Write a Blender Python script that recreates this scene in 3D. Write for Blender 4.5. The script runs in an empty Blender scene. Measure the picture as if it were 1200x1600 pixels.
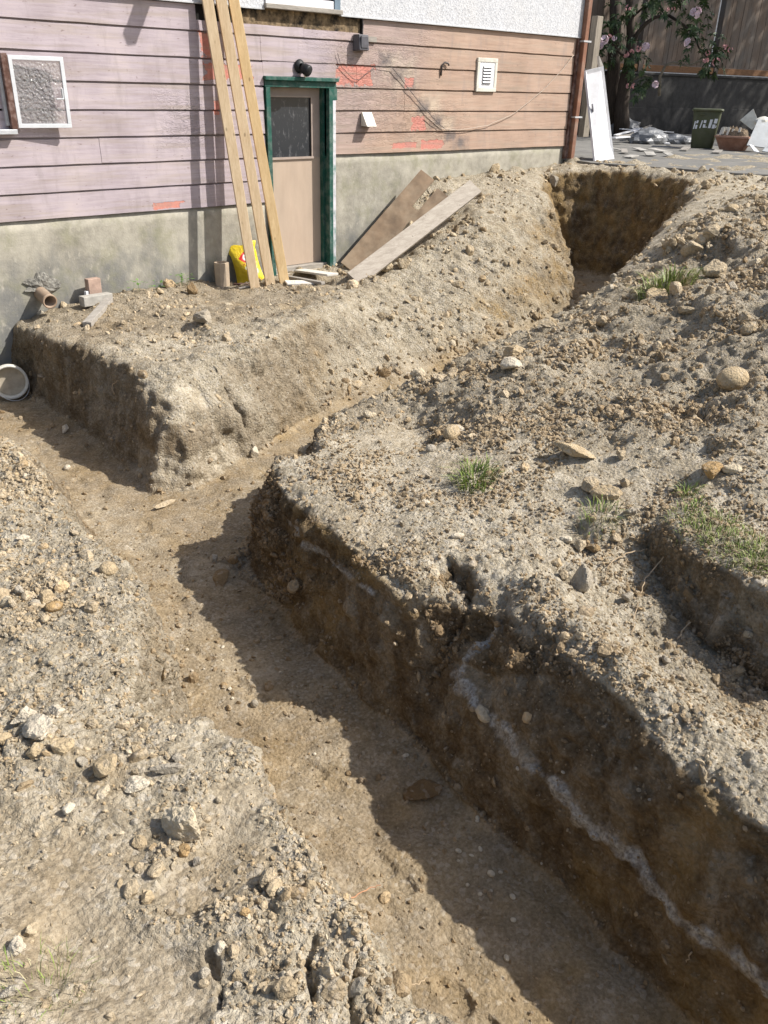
import bpy, bmesh, math, random
import numpy as np
from mathutils import Vector, Matrix, geometry
from mathutils.bvhtree import BVHTree

# ------------------------------------------------------------------ camera, sky, sun, exposure
# World axes: X runs along the house wall (to the right), Y into the house, Z up; origin at the door sill.
scene = bpy.context.scene
C = scene.collection
CAM = Vector((-5.7223, -7.7788, 1.85))
cd = bpy.data.cameras.new('camera'); cam = bpy.data.objects.new('camera', cd); C.objects.link(cam)
cd.sensor_fit = 'VERTICAL'; cd.sensor_height = 24.0; cd.lens = 24.0 * 1298.4 / 1600.0
cd.clip_start = 0.05; cd.clip_end = 500
CR, CU, CB = Vector((0.74592, -0.66558, 0.02457)), Vector((0.28755, 0.35509, 0.88951)), Vector((-0.60076, -0.65644, 0.45626))
m4 = Matrix((CR, CU, CB)).transposed().to_4x4(); m4.translation = CAM
cam.matrix_world = m4
scene.camera = cam

SUN_EL = math.radians(45.0)
sun_h = Vector((0.725, -0.689, 0.0)).normalized()
sun_dir = Vector((sun_h.x * math.cos(SUN_EL), sun_h.y * math.cos(SUN_EL), math.sin(SUN_EL)))
world = bpy.data.worlds.new('World'); scene.world = world; world.use_nodes = True
wn = world.node_tree; bg = wn.nodes['Background']
sky = wn.nodes.new('ShaderNodeTexSky'); sky.sky_type = 'NISHITA'; sky.sun_disc = False
sky.sun_elevation = SUN_EL; sky.sun_rotation = math.atan2(sun_h.x, sun_h.y)
sky.air_density = 1.0; sky.dust_density = 2.5; sky.ozone_density = 1.0
wn.links.new(sky.outputs[0], bg.inputs[0]); bg.inputs[1].default_value = 0.108
sd = bpy.data.lights.new('sun', 'SUN'); sd.energy = 4.6; sd.angle = math.radians(0.55); sd.color = (1.0, 0.962, 0.905)
so = bpy.data.objects.new('sun', sd); C.objects.link(so); so.rotation_euler = sun_dir.to_track_quat('Z', 'Y').to_euler()
scene.view_settings.view_transform = 'Standard'; scene.view_settings.look = 'None'
scene.view_settings.exposure = 0.52; scene.view_settings.gamma = 1.0; scene.view_settings.use_curve_mapping = False

rnd = random.Random(7)
rng = np.random.default_rng(11)

# ------------------------------------------------------------------ numpy noise
def _h(i, j, k, s):
    n = (i.astype(np.uint32) * np.uint32(374761393) + j.astype(np.uint32) * np.uint32(668265263)
         + k.astype(np.uint32) * np.uint32(2147483647) + np.uint32(s * 1274126177 & 0xffffffff))
    n = (n ^ (n >> np.uint32(13))) * np.uint32(1274126177)
    n = (n ^ (n >> np.uint32(16))) * np.uint32(2246822519)
    n = n ^ (n >> np.uint32(15))
    return (n & np.uint32(0xffffff)).astype(np.float32) / np.float32(0xffffff)

def vnoise(p, s=0):
    f = np.floor(p); t = (p - f).astype(np.float32); i = f.astype(np.int64)
    t = t * t * t * (t * (t * 6 - 15) + 10)
    r = np.zeros(len(p), np.float32)
    for a in (0, 1):
        wa = t[:, 0] if a else 1 - t[:, 0]
        for b in (0, 1):
            wb = t[:, 1] if b else 1 - t[:, 1]
            for c in (0, 1):
                wc = t[:, 2] if c else 1 - t[:, 2]
                r += wa * wb * wc * _h(i[:, 0] + a, i[:, 1] + b, i[:, 2] + c, s)
    return r * 2 - 1

ROT = np.array([[0.36, 0.48, -0.8], [-0.8, 0.6, 0.0], [0.48, 0.64, 0.6]])
def fbm(p, size, octv=3, s=0, gain=0.5):
    q = p / size; r = 0; a = 1.0; tot = 0
    for o in range(octv):
        r = r + a * vnoise(q, s + o * 17); tot += a; a *= gain; q = (q @ ROT.T) * 2.03 + 5.7
    return r / tot

def domes(p, size, s=0, keep=0.6):
    """bumps like half-buried lumps: 0..1 height, one lump in each kept cell"""
    q = p / size; f = np.floor(q).astype(np.int64); best = np.zeros(len(p), np.float32)
    for a in (-1, 0, 1):
        for b in (-1, 0, 1):
            for c in (-1, 0, 1):
                i, j, k = f[:, 0] + a, f[:, 1] + b, f[:, 2] + c
                hx, hy, hz, hr = _h(i, j, k, s), _h(i, j, k, s + 1), _h(i, j, k, s + 2), _h(i, j, k, s + 3)
                d2 = (i + hx - q[:, 0]) ** 2 + (j + hy - q[:, 1]) ** 2 + (k + hz - q[:, 2]) ** 2
                R = 0.35 + 0.5 * _h(i, j, k, s + 4)
                v = np.where(hr < keep, np.sqrt(np.maximum(0, 1 - d2 / (R * R))) * R, 0)
                best = np.maximum(best, v.astype(np.float32))
    return best

def sstep(a, b, x):
    t = np.clip((x - a) / (b - a), 0, 1); return t * t * (3 - 2 * t)

# ------------------------------------------------------------------ mesh helpers
ORIGIN = {}
def link_mesh(name, verts, faces, material, parent=None, smooth=False):
    o0 = ORIGIN.get(parent.name, Vector((0, 0, 0))) if parent else Vector((0, 0, 0))
    me = bpy.data.meshes.new(name)
    me.from_pydata([(v[0] - o0[0], v[1] - o0[1], v[2] - o0[2]) for v in verts], [], faces)
    me.update()
    if smooth:
        me.polygons.foreach_set('use_smooth', [True] * len(me.polygons))
    if material: me.materials.append(material)
    o = bpy.data.objects.new(name, me); C.objects.link(o)
    if parent: o.parent = parent
    ORIGIN[o.name] = o0
    return o

def array_mesh(name, V, F, material, parent=None, smooth=True):
    me = bpy.data.meshes.new(name)
    V = np.ascontiguousarray(V, np.float32); F = np.ascontiguousarray(F, np.int32)
    me.vertices.add(len(V)); me.vertices.foreach_set('co', V.ravel())
    me.loops.add(F.size); me.loops.foreach_set('vertex_index', F.ravel())
    me.polygons.add(len(F)); me.polygons.foreach_set('loop_start', np.arange(0, F.size, F.shape[1], dtype=np.int32))
    me.polygons.foreach_set('loop_total', np.full(len(F), F.shape[1], np.int32))
    me.update(calc_edges=True)
    me.polygons.foreach_set('use_smooth', np.full(len(F), smooth))
    me.materials.append(material)
    o = bpy.data.objects.new(name, me); C.objects.link(o)
    if parent: o.parent = parent
    return o

def tag(o, label=None, cat=None, group=None, kind=None):
    if label: o['label'] = label
    if cat: o['category'] = cat
    if group: o['group'] = group
    if kind: o['kind'] = kind
    return o

def thing(name, label, cat, loc, group=None):
    o = bpy.data.objects.new(name, None); C.objects.link(o); o.location = loc; o.empty_display_size = 0.1
    ORIGIN[o.name] = Vector(loc)
    return tag(o, label, cat, group)

class MB:
    def __init__(s): s.v = []; s.f = []
    def add(s, vs, fs):
        n = len(s.v); s.v += [tuple(v) for v in vs]; s.f += [tuple(i + n for i in f) for f in fs]; return s
    def hexa(s, p):   # 4 bottom, 4 top
        return s.add(p, [(3, 2, 1, 0), (4, 5, 6, 7), (0, 1, 5, 4), (1, 2, 6, 5), (2, 3, 7, 6), (3, 0, 4, 7)])
    def box(s, x0, x1, y0, y1, z0, z1):
        return s.hexa([(x0, y0, z0), (x1, y0, z0), (x1, y1, z0), (x0, y1, z0), (x0, y0, z1), (x1, y0, z1), (x1, y1, z1), (x0, y1, z1)])
    def obox(s, c, ax, ay, az):   # centre and three half-axes
        c, ax, ay, az = map(Vector, (c, ax, ay, az))
        return s.hexa([c - ax - ay - az, c + ax - ay - az, c + ax + ay - az, c - ax + ay - az, c - ax - ay + az, c + ax - ay + az, c + ax + ay + az, c - ax + ay + az])
    def bar(s, a, b, w, t, up=(0, 0, 1)):   # rectangular bar a to b, width w across, thickness t along 'up'
        a, b, up = Vector(a), Vector(b), Vector(up)
        d = (b - a); L = d.length; d.normalize(); side = d.cross(up).normalized(); u = side.cross(d)
        return s.obox((a + b) / 2, d * L / 2, side * w / 2, u * t / 2)
    def tube(s, pts, rad, n=8, caps=True):
        pts = [Vector(p) for p in pts]; rings = []; ref = None
        for i, p in enumerate(pts):
            d = (pts[min(i + 1, len(pts) - 1)] - pts[max(i - 1, 0)]).normalized()
            if ref is None: ref = d.orthogonal().normalized()
            ref = (ref - d * ref.dot(d)).normalized(); bi = d.cross(ref)
            r = rad[i] if hasattr(rad, '__len__') else rad
            rings.append([p + (ref * math.cos(2 * math.pi * k / n) + bi * math.sin(2 * math.pi * k / n)) * r for k in range(n)])
        vs = [v for R in rings for v in R]; fs = []
        for i in range(len(rings) - 1):
            for k in range(n): fs.append((i * n + k, i * n + (k + 1) % n, (i + 1) * n + (k + 1) % n, (i + 1) * n + k))
        if caps: fs += [tuple(range(n))[::-1], tuple((len(rings) - 1) * n + k for k in range(n))]
        return s.add(vs, fs)
    def lathe(s, prof, c, axis=(0, 0, 1), n=24):   # prof: (radius, height) list, open chain
        c, axis = Vector(c), Vector(axis).normalized(); e1 = axis.orthogonal().normalized(); e2 = axis.cross(e1)
        vs = [c + axis * h + (e1 * math.cos(2 * math.pi * k / n) + e2 * math.sin(2 * math.pi * k / n)) * r for r, h in prof for k in range(n)]
        fs = [(i * n + k, i * n + (k + 1) % n, (i + 1) * n + (k + 1) % n, (i + 1) * n + k) for i in range(len(prof) - 1) for k in range(n)]
        return s.add(vs, fs)
    def build(s, name, material, parent=None, smooth=False, bevel=0.0):
        o = link_mesh(name, s.v, s.f, material, parent, smooth)
        if bevel:
            b = o.modifiers.new('bevel', 'BEVEL'); b.width = bevel; b.segments = 2; b.limit_method = 'ANGLE'
        return o

# ------------------------------------------------------------------ material helpers
def NT(name):
    m = bpy.data.materials.new(name); m.use_nodes = True; nt = m.node_tree
    return m, nt, nt.nodes['Principled BSDF']
def nd(nt, typ, ins=None, **at):
    n = nt.nodes.new('ShaderNode' + typ)
    for k, v in at.items(): setattr(n, k, v)
    for k, v in (ins or {}).items():
        if isinstance(v, bpy.types.NodeSocket): nt.links.new(v, n.inputs[k])
        else: n.inputs[k].default_value = v
    return n
def mth(nt, op, a, b=None, c=None, clamp=False):
    n = nd(nt, 'Math', operation=op, use_clamp=clamp)
    for i, v in enumerate((a, b, c)):
        if v is None: continue
        if isinstance(v, bpy.types.NodeSocket): nt.links.new(v, n.inputs[i])
        else: n.inputs[i].default_value = v
    return n.outputs[0]
def noi(nt, vec, scale, detail=3, rough=0.55, dist=0.0):
    return nd(nt, 'TexNoise', {'Vector': vec, 'Scale': scale, 'Detail': detail, 'Roughness': rough, 'Distortion': dist}).outputs['Fac']
def ramp(nt, fac, stops, interp='LINEAR'):
    n = nd(nt, 'ValToRGB', {'Fac': fac}); r = n.color_ramp; r.interpolation = interp
    while len(r.elements) < len(stops): r.elements.new(0.5)
    for e, (p, c) in zip(r.elements, stops):
        e.position = p; e.color = (c, c, c, 1) if not hasattr(c, '__len__') else (*c, 1)
    return n.outputs[0]
def mix(nt, fac, a, b, mode='MIX'):
    n = nd(nt, 'Mix', data_type='RGBA', blend_type=mode)
    for k, v in ((0, fac), (6, a), (7, b)):
        if isinstance(v, bpy.types.NodeSocket): nt.links.new(v, n.inputs[k])
        else: n.inputs[k].default_value = v if k == 0 else (*v, 1)
    return n.outputs[2]
def bmp(nt, h, strength, dist, normal=None):
    ins = {'Height': h, 'Strength': strength, 'Distance': dist}
    if normal: ins['Normal'] = normal
    return nd(nt, 'Bump', ins).outputs[0]
def objco(nt, stretch=None):
    o = nd(nt, 'TexCoord').outputs['Object']
    if stretch: o = nd(nt, 'Mapping', {'Vector': o, 'Scale': stretch}).outputs[0]
    return o
def mpos(nt): return nd(nt, 'NewGeometry').outputs['Position']
def mat(name, col, rough=0.7, var=0.25, scale=12, bump=0.2, bscale=60, stretch=None, metallic=0.0, spec=0.3, dirt=None, dirtamt=0.5, dirtscale=4, bdist=0.004):
    """plain surface: colour with mottling, grain and optional dirt blotches"""
    m, nt, b = NT(name); co = objco(nt, stretch)
    lo = tuple(c * (1 - var) for c in col); hi = tuple(min(1, c * (1 + var)) for c in col)
    c = ramp(nt, noi(nt, co, scale, 4, 0.6), [(0.3, lo), (0.7, hi)])
    if dirt:
        c = mix(nt, ramp(nt, noi(nt, co, dirtscale, 5, 0.65), [(0.45, 0.0), (0.72, dirtamt)]), c, dirt)
    nt.links.new(c, b.inputs['Base Color'])
    b.inputs['Roughness'].default_value = rough; b.inputs['Metallic'].default_value = metallic
    b.inputs['Specular IOR Level'].default_value = spec
    if bump: nt.links.new(bmp(nt, noi(nt, co, bscale, 3), bump, bdist), b.inputs['Normal'])
    return m

# ------------------------------------------------------------------ soil material
def soil_material(name, attr=True):
    m, nt, b = NT(name); p = mpos(nt)
    n1, n2, n3 = noi(nt, p, 1.7, 4, 0.6), noi(nt, p, 11, 5, 0.62), noi(nt, p, 70, 4, 0.65)
    vor = nd(nt, 'TexVoronoi', {'Vector': p, 'Scale': 62.0, 'Randomness': 1.0}); vd, vc = vor.outputs['Distance'], vor.outputs['Color']
    vcr = nd(nt, 'SeparateColor', {'Color': vc}).outputs[0]
    t = mth(nt, 'ADD', mth(nt, 'MULTIPLY', n2, 0.55), mth(nt, 'MULTIPLY', n3, 0.45))
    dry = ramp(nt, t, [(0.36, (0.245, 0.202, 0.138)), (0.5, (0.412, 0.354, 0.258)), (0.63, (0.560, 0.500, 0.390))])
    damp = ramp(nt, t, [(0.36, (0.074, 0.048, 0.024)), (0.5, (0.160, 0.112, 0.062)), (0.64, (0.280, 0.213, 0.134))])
    if attr:
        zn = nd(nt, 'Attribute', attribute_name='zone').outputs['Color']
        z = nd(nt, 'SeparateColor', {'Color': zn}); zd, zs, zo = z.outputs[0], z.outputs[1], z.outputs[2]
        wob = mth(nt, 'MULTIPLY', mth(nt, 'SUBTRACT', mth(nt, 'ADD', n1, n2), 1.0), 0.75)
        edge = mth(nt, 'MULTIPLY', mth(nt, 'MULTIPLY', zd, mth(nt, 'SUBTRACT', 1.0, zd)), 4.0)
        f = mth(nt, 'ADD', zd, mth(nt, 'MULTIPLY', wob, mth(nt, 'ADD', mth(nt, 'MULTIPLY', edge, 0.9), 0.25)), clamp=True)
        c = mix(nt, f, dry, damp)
        och = ramp(nt, t, [(0.3, (0.20, 0.125, 0.045)), (0.7, (0.43, 0.30, 0.135))])
        c = mix(nt, mth(nt, 'MULTIPLY', zo, ramp(nt, noi(nt, p, 4.5, 4), [(0.38, 0.0), (0.62, 1.0)])), c, och)
        c = mix(nt, zs, c, ramp(nt, n3, [(0.36, (0.26, 0.235, 0.20)), (0.62, (0.62, 0.59, 0.53))]))
    else:
        at = nd(nt, 'Attribute', attribute_name='tint').outputs['Color']
        c = mix(nt, 0.5, mix(nt, 1.0, mix(nt, 1.0, dry, at, 'MULTIPLY'), (2.9, 2.9, 2.9), 'MULTIPLY'), at)
    # pale and dark grit
    grit = mth(nt, 'SUBTRACT', 1.0, mth(nt, 'MULTIPLY', f, 0.88)) if attr else 0.6
    c = mix(nt, mth(nt, 'MULTIPLY', ramp(nt, vcr, [(0.78, 0.0), (0.97, 0.45)]), grit), c, (0.58, 0.53, 0.45))
    c = mix(nt, mth(nt, 'MULTIPLY', ramp(nt, vcr, [(0.02, 0.45), (0.14, 0.0)]), grit), c, (0.11, 0.082, 0.052))
    nt.links.new(c, b.inputs['Base Color']); b.inputs['Roughness'].default_value = 0.95; b.inputs['Specular IOR Level'].default_value = 0.12
    h = mth(nt, 'ADD', mth(nt, 'MULTIPLY', n3, 0.9), mth(nt, 'MULTIPLY', mth(nt, 'SUBTRACT', 1.0, vd), 0.6))
    h = mth(nt, 'ADD', h, mth(nt, 'MULTIPLY', noi(nt, p, 190, 3, 0.7), 0.55))
    if attr:
        rg = nd(nt, 'Attribute', attribute_name='zone').outputs['Alpha']
        h = mth(nt, 'MULTIPLY', h, mth(nt, 'ADD', mth(nt, 'MULTIPLY', rg, 0.75), 0.42))
        h = mth(nt, 'ADD', h, mth(nt, 'MULTIPLY', noi(nt, p, 30, 3, 0.6), mth(nt, 'MULTIPLY', rg, 1.3)))
    nt.links.new(bmp(nt, h, 1.0, 0.016 if attr else 0.012), b.inputs['Normal'])
    return m
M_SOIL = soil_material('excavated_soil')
M_CLOD = soil_material('dry_clod', attr=False)

# ------------------------------------------------------------------ terrain: measured break lines and spot heights
#<TERRAIN>
LINES = [
 # rim of the near left bank, from the far corner towards the camera
 [(-9.0,-1.5,-.08), (-4.986,-2.014,-0.05), (-4.62,-2.666,-0.02), (-4.406,-3.109,0), (-4.342,-3.374,0.02), (-4.416,-3.843,0.02), (-4.502,-4.165,0.03), (-4.517,-4.637,0.05), (-4.485,-4.93,0.06), (-4.586,-5.216,0.06), (-4.711,-5.312,0.05), (-4.833,-5.497,0.06), (-4.902,-5.71,0.08), (-4.859,-5.921,0.1), (-4.792,-5.978,0.1), (-4.74,-6.179,0.11), (-4.82,-6.375,0.12), (-4.803,-6.505,0.12), (-4.865,-6.671,0.13), (-4.873,-6.846,0.14), (-4.921,-6.918,0.14), (-4.93,-7.005,0.15), (-4.921,-7.12,0.15), (-4.923,-7.307,0.16), (-4.9,-8.5,.17), (-4.9,-12,.17)],
 # its foot on the trench floor
 [(-9.0,-1.2,-.72), (-5.0,-1.65,-.72), (-4.42,-2.4,-.73), (-4.12,-3.0,-.74), (-4.08,-3.5,-.75), (-4.1,-4.1,-.75), (-4.15,-4.45,-.75), (-4.34,-4.9,-.76), (-4.50,-5.4,-.78), (-4.60,-5.9,-.8), (-4.66,-6.4,-.81), (-4.72,-6.9,-.83), (-4.76,-7.5,-.85), (-4.75,-8.5,-.85), (-4.75,-12,-.85)],
 # foot of the right wall of the main trench
 [(-3.272,-3.843,-0.74), (-3.461,-4.21,-0.75), (-3.551,-4.769,-0.77), (-3.618,-5.329,-0.79), (-3.655,-5.735,-0.8), (-3.71,-6.034,-0.81), (-3.745,-6.288,-0.82), (-3.727,-6.54,-0.83), (-3.746,-6.739,-0.84), (-3.784,-6.935,-0.85), (-3.799,-7.197,-0.85), (-3.824,-7.518,-0.85), (-3.85,-8.5,-.85), (-3.9,-12,-.85)],
 # its rim, with the slumped notch
 [(-3.159,-4.051,-0.12), (-3.345,-4.319,-0.14), (-3.407,-4.598,-0.13), (-3.453,-4.926,-0.13), (-3.511,-5.238,-0.15), (-3.575,-5.468,-0.17), (-3.536,-5.583,-0.2), (-3.446,-5.538,-0.12), (-3.255,-5.487,-0.08), (-3.23,-5.665,-0.06), (-3.144,-5.778,-0.04), (-3.253,-5.985,-0.03), (-3.411,-6.209,-0.05), (-3.506,-6.438,-0.07), (-3.567,-6.65,-0.08), (-3.594,-6.822,-0.09), (-3.604,-6.997,-0.11), (-3.623,-7.245,-0.13), (-3.62,-8.5,-.15), (-3.7,-12,0)],
 # ledge at the pale seam
 [(-3.57,-5.9,-.45), (-3.67,-6.4,-.45), (-3.70,-6.9,-.45), (-3.75,-7.4,-.45), (-3.78,-8.5,-.45)],
 # foot of the island, left side then front
 [(-3.30,-.02,-.72), (-3.26,-.84,-.72), (-3.29,-1.7,-.73), (-3.33,-2.28,-.74), (-3.369,-2.789,-0.75), (-3.138,-2.921,-0.75), (-2.869,-2.872,-0.74), (-2.513,-2.761,-0.72), (-2.134,-2.537,-0.7), (-1.634,-2.47,-0.67), (-1.064,-2.478,-0.63), (-0.405,-2.452,-0.59), (0.531,-2.407,-0.52), (1.563,-2.22,-0.46), (2.791,-1.86,-0.4), (3.3,-1.25,-.38), (3.75,-.7,-.37)],
 # rim of the island
 [(-3.22,-.02,-.16), (-3.2,-.31,-.14), (-3.228,-0.902,-0.1), (-3.117,-1.307,-0.07), (-3.108,-1.753,-0.05), (-3.103,-2.125,-0.04), (-3.151,-2.42,-0.1), (-2.913,-2.464,-0.04), (-2.543,-2.388,-0.03), (-2.105,-2.256,0), (-1.549,-2.015,0.02), (-0.796,-1.694,0.05), (0.237,-1.166,0.08), (1.082,-1.064,0.28), (1.734,-1.211,0.52), (2.703,-1.056,0.6), (2.993,-1.136,0.62), (3.3,-.8,.74), (3.7,-.45,.82), (4.2,-.05,.88)],
 # upright clay block under the corner, its top edge
 [(-3.27,-2.45,-.45), (-3.28,-2.70,-.42), (-3.12,-2.83,-.43), (-2.87,-2.78,-.46), (-2.55,-2.66,-.56)],
 # rim of the spoil heap along the second trench
 [(-2.655,-3.794,-0.12), (-2.198,-3.636,-0.1), (-1.83,-3.624,-0.05), (-1.35,-3.66,0.02), (-0.69,-3.641,0.1), (0.02,-3.645,0.2), (0.878,-3.47,0.33), (1.69,-3.245,0.5), (2.471,-3.071,0.75), (3.695,-2.663,0.93), (3.95,-2.5,.95), (4.35,-1.9,.97), (4.5,-1.2,.97), (4.25,-.6,.95), (4.35,-.05,.93)],
 # foot below it, hidden behind the heap
 [(-3.0,-3.72,-.73), (-2.2,-3.32,-.7), (-1.5,-3.28,-.66), (-.5,-3.25,-.61), (.5,-3.15,-.55), (1.5,-2.95,-.48), (2.4,-2.7,-.42), (3.3,-2.3,-.38), (3.85,-1.95,-.36), (4.05,-1.4,-.36), (3.95,-.85,-.36)],
 # front slope of the island, half way (loose slump)
 [(-3.168,-2.722,-0.24), (-2.909,-2.692,-0.26), (-2.577,-2.674,-0.34), (-2.031,-2.392,-0.38), (-1.204,-2.108,-0.33), (-0.335,-2.003,-0.26), (0.698,-1.856,-0.12), (1.632,-1.828,0.03), (2.621,-1.58,0.1)],
 # grassy bank on the right: lip and foot
 [(-2.332,-6.029,0.09), (-2.409,-6.129,0.1), (-2.573,-6.325,0.1), (-2.652,-6.527,0.1), (-2.667,-6.652,0.1), (-2.678,-6.785,0.1), (-2.768,-7.02,0.1), (-2.5,-8.5,.10)],
 [(-2.515,-6.066,-0.04), (-2.50,-6.10,-.10), (-2.65,-6.32,-.18), (-2.755,-6.53,-.22), (-2.78,-6.67,-.24), (-2.80,-6.8,-.25), (-2.89,-7.03,-.27), (-2.6,-8.5,-.28)],
 # right hand side of the spur crest
 [(-3.163,-6.022,0), (-3.273,-6.205,0.01), (-3.407,-6.482,0.01), (-3.448,-6.674,0), (-3.455,-6.857,-0.02), (-3.446,-6.994,-0.03), (-3.444,-7.139,-0.05), (-3.4,-8.5,-.08)],
 # bottom of the hollow between spur and grassy bank
 [(-2.946,-6.061,-0.1), (-3.025,-6.305,-0.14), (-3.047,-6.542,-0.19), (-3.035,-6.738,-0.22), (-2.992,-6.969,-0.25), (-3.05,-8.5,-.28)],
 # soil line against the house wall
 [(-2.9,-.02,-.1), (-2.4,-.02,.0), (-1.8,-.02,.0), (-1,-.02,-.04), (-.4,-.02,-.05), (.45,-.02,-.06), (.8,-.02,.02), (.99,-.02,.22), (1.26,-.02,.55), (1.77,-.02,.78), (2.55,-.02,.88), (3.4,-.02,.9)],
]
SPOTS = [
 # left bank
 (-4.726,-4.027,0.03), (-4.937,-4.634,0.05), (-4.672,-4.63,0.04), (-5.099,-5.102,0.07), (-4.927,-5.245,0.07), (-5.082,-5.625,0.11), (-5.207,-5.751,0.14), (-5.132,-5.968,0.13), (-5.414,-6.022,0.13), (-5.252,-6.228,0.12), (-5.027,-6.138,0.12), (-4.908,-6.208,0.12), (-4.968,-6.368,0.1), (-5.072,-6.475,0.09), (-4.952,-6.496,0.13), (-4.977,-6.667,0.15), (-5.22,-6.642,0.12), (-5.404,-6.399,0.14), (-5.477,-6.302,0.17), (-5.516,-6.421,0.2), (-5.415,-6.587,0.14), (-5.29,-6.766,0.14), (-5.04,-6.825,0.15), (-5.099,-6.947,0.16), (-5.561,-6.58,0.2), (-5.8,-7.8,.18), (-7.5,-6,.1), (-9,-4,.05), (-9,-9,.2), (-5,-12,.2),
 # island top
 (-2.255,-1.508,-0.06), (-1.919,-1.267,-0.05), (-2.281,-1.002,-0.05), (-1.353,-1.135,-0.04), (-2.808,-0.845,-0.07), (-2.961,-0.531,-0.09), (-2.0,-.7,-.04), (-1.0,-.6,-.05), (-.3,-.5,-.05), (.3,-.6,-.03), (.8,-.5,.06), (1.4,-.45,.36), (1.8,-.4,.60), (2.2,-.4,.72), (3.0,-.4,.86), (2.0,-.9,.63), (2.7,-.75,.74),
 # floors
 (-3.7,-1.5,-.73), (-4.0,-2.3,-.73), (-5.5,-.6,-.72), (-3.7,-3.2,-.74), (-3.2,-3.3,-.73), (-2.6,-3.0,-.71), (-1.5,-2.85,-.67), (-.5,-2.85,-.62), (.8,-2.6,-.53), (2,-2.3,-.45), (3.2,-1.75,-.39), (-3.9,-4.6,-.77), (-4.1,-5.5,-.8), (-4.25,-6.6,-.84), (-4.3,-7.5,-.85),
 # right plateau and spoil heap
 (-2.951,-4.176,-0.08), (-2.524,-4.022,-0.09), (-2.199,-3.901,-0.07), (-3.114,-4.721,-0.06), (-2.722,-4.597,-0.06), (-3.144,-5.057,-0.07), (-3.02,-5.207,-0.05), (-2.139,-4.149,-0.1), (-2.387,-4.531,-0.09), (-2.748,-5.123,-0.02), (-2,-4.297,0), (-2.32,-4.765,0.01), (-1.597,-4.257,0.08), (-1.889,-4.728,0.1), (-1.083,-4.324,0.18), (-2.366,-5.231,0.06), (-1.421,-4.846,0.2), (-2.011,-5.166,0.1), (-1.733,-5.226,0.13), (-0.79,-4.582,0.28), (-1.089,-5.083,0.28), (-1.508,-5.369,0.2), (-2.104,-5.614,0.12), (-2.415,-5.606,0.06), (-2.623,-5.655,0), (-2.831,-5.785,-0.05), (-2.597,-5.897,0.02), (-2.53,-6.024,0.05), (-2.625,-5.986,-0.07), (-2.759,-5.888,-0.1), (0.206,-4.281,0.4), (-0.142,-4.767,0.4), (-1.365,-5.547,0.14), (-1.167,-5.494,0.24), (-0.756,-5.404,0.38), (-1.091,-5.7,0.32), (-1.642,-5.89,0.2), (-2.145,-6.012,0.13), (-2.105,-6.19,0.15), (-2.259,-6.461,0.14), (-1.713,-6.158,0.27), (-1.121,-5.832,0.4), (-0.298,-5.387,0.55), (1.055,-4.265,0.55), (1.025,-4.687,0.72), (2.172,-3.585,0.8), (3.124,-3.594,0.92), (3.951,-2.799,0.93), (-0.829,-6.132,0.42), (0.737,-5.37,0.85), (-1.756,-6.857,0.2), (5.59,-2.093,0.96), (3.569,-2.471,0.85),
 # notch hollow
 (-3.29,-5.578,-0.25), (-3.335,-5.776,-0.2),
 # beyond the heap
 (5.2,-2.2,.955), (5.0,-.3,.955), (4.7,.4,.955), (6,-4.5,.95), (5,-7,.6), (3,-9,.3), (0,-11,.2), (-2,-13,.12), (8,-10,.9),
 (-9,.3,-.72), (-3.5,.3,-.72), (-2.9,.3,-.2), (-1,.3,-.1), (.5,.3,-.1), (1.2,.3,.5), (2.5,.3,.8), (4.3,.3,.9),
]
FAR = [(x, y, z) for x, y, z in ((-12,-1.5,-.1),(-12,-8,.1),(-14,-16,.2),(-5,-18,.25),(4,-18,.5),(14,-14,.9),(14,-4,.955),(14,6,.955),(6,8,.955),(-2,8,.5),(-12,8,-.3),
       (-60,-60,.2),(0,-60,.2),(60,-60,.6),(90,0,.955),(90,90,.955),(0,90,.955),(-60,60,.2),(-60,0,.1))]

def build_tin():
    pts = []
    def put(p, dmin):
        for q in pts:
            if abs(q[0] - p[0]) < dmin and abs(q[1] - p[1]) < dmin and (q[0] - p[0]) ** 2 + (q[1] - p[1]) ** 2 < dmin * dmin: return
        pts.append(p)
    for L in LINES:
        for a, b in zip(L, L[1:]):
            d = math.hypot(b[0] - a[0], b[1] - a[1]); n = max(1, int(d / 0.09) if d < 4 else int(d / 0.5))
            for i in range(n):
                t = i / n; put(tuple(a[k] + (b[k] - a[k]) * t for k in range(3)), 0.03)
        put(tuple(L[-1]), 0.03)
    for p in SPOTS: put(p, 0.06)
    for p in FAR: put(p, 0.3)
    v, e, f, *_ = geometry.delaunay_2d_cdt([Vector(p[:2]) for p in pts], [], [], 0, 1e-5)
    z = [p[2] for p in pts]
    P = np.array([(q.x, q.y, z[i]) for i, q in enumerate(v)]); F = np.array([tuple(t) for t in f])
    return P, F
TP, TF = build_tin()
#</TERRAIN>

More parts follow.
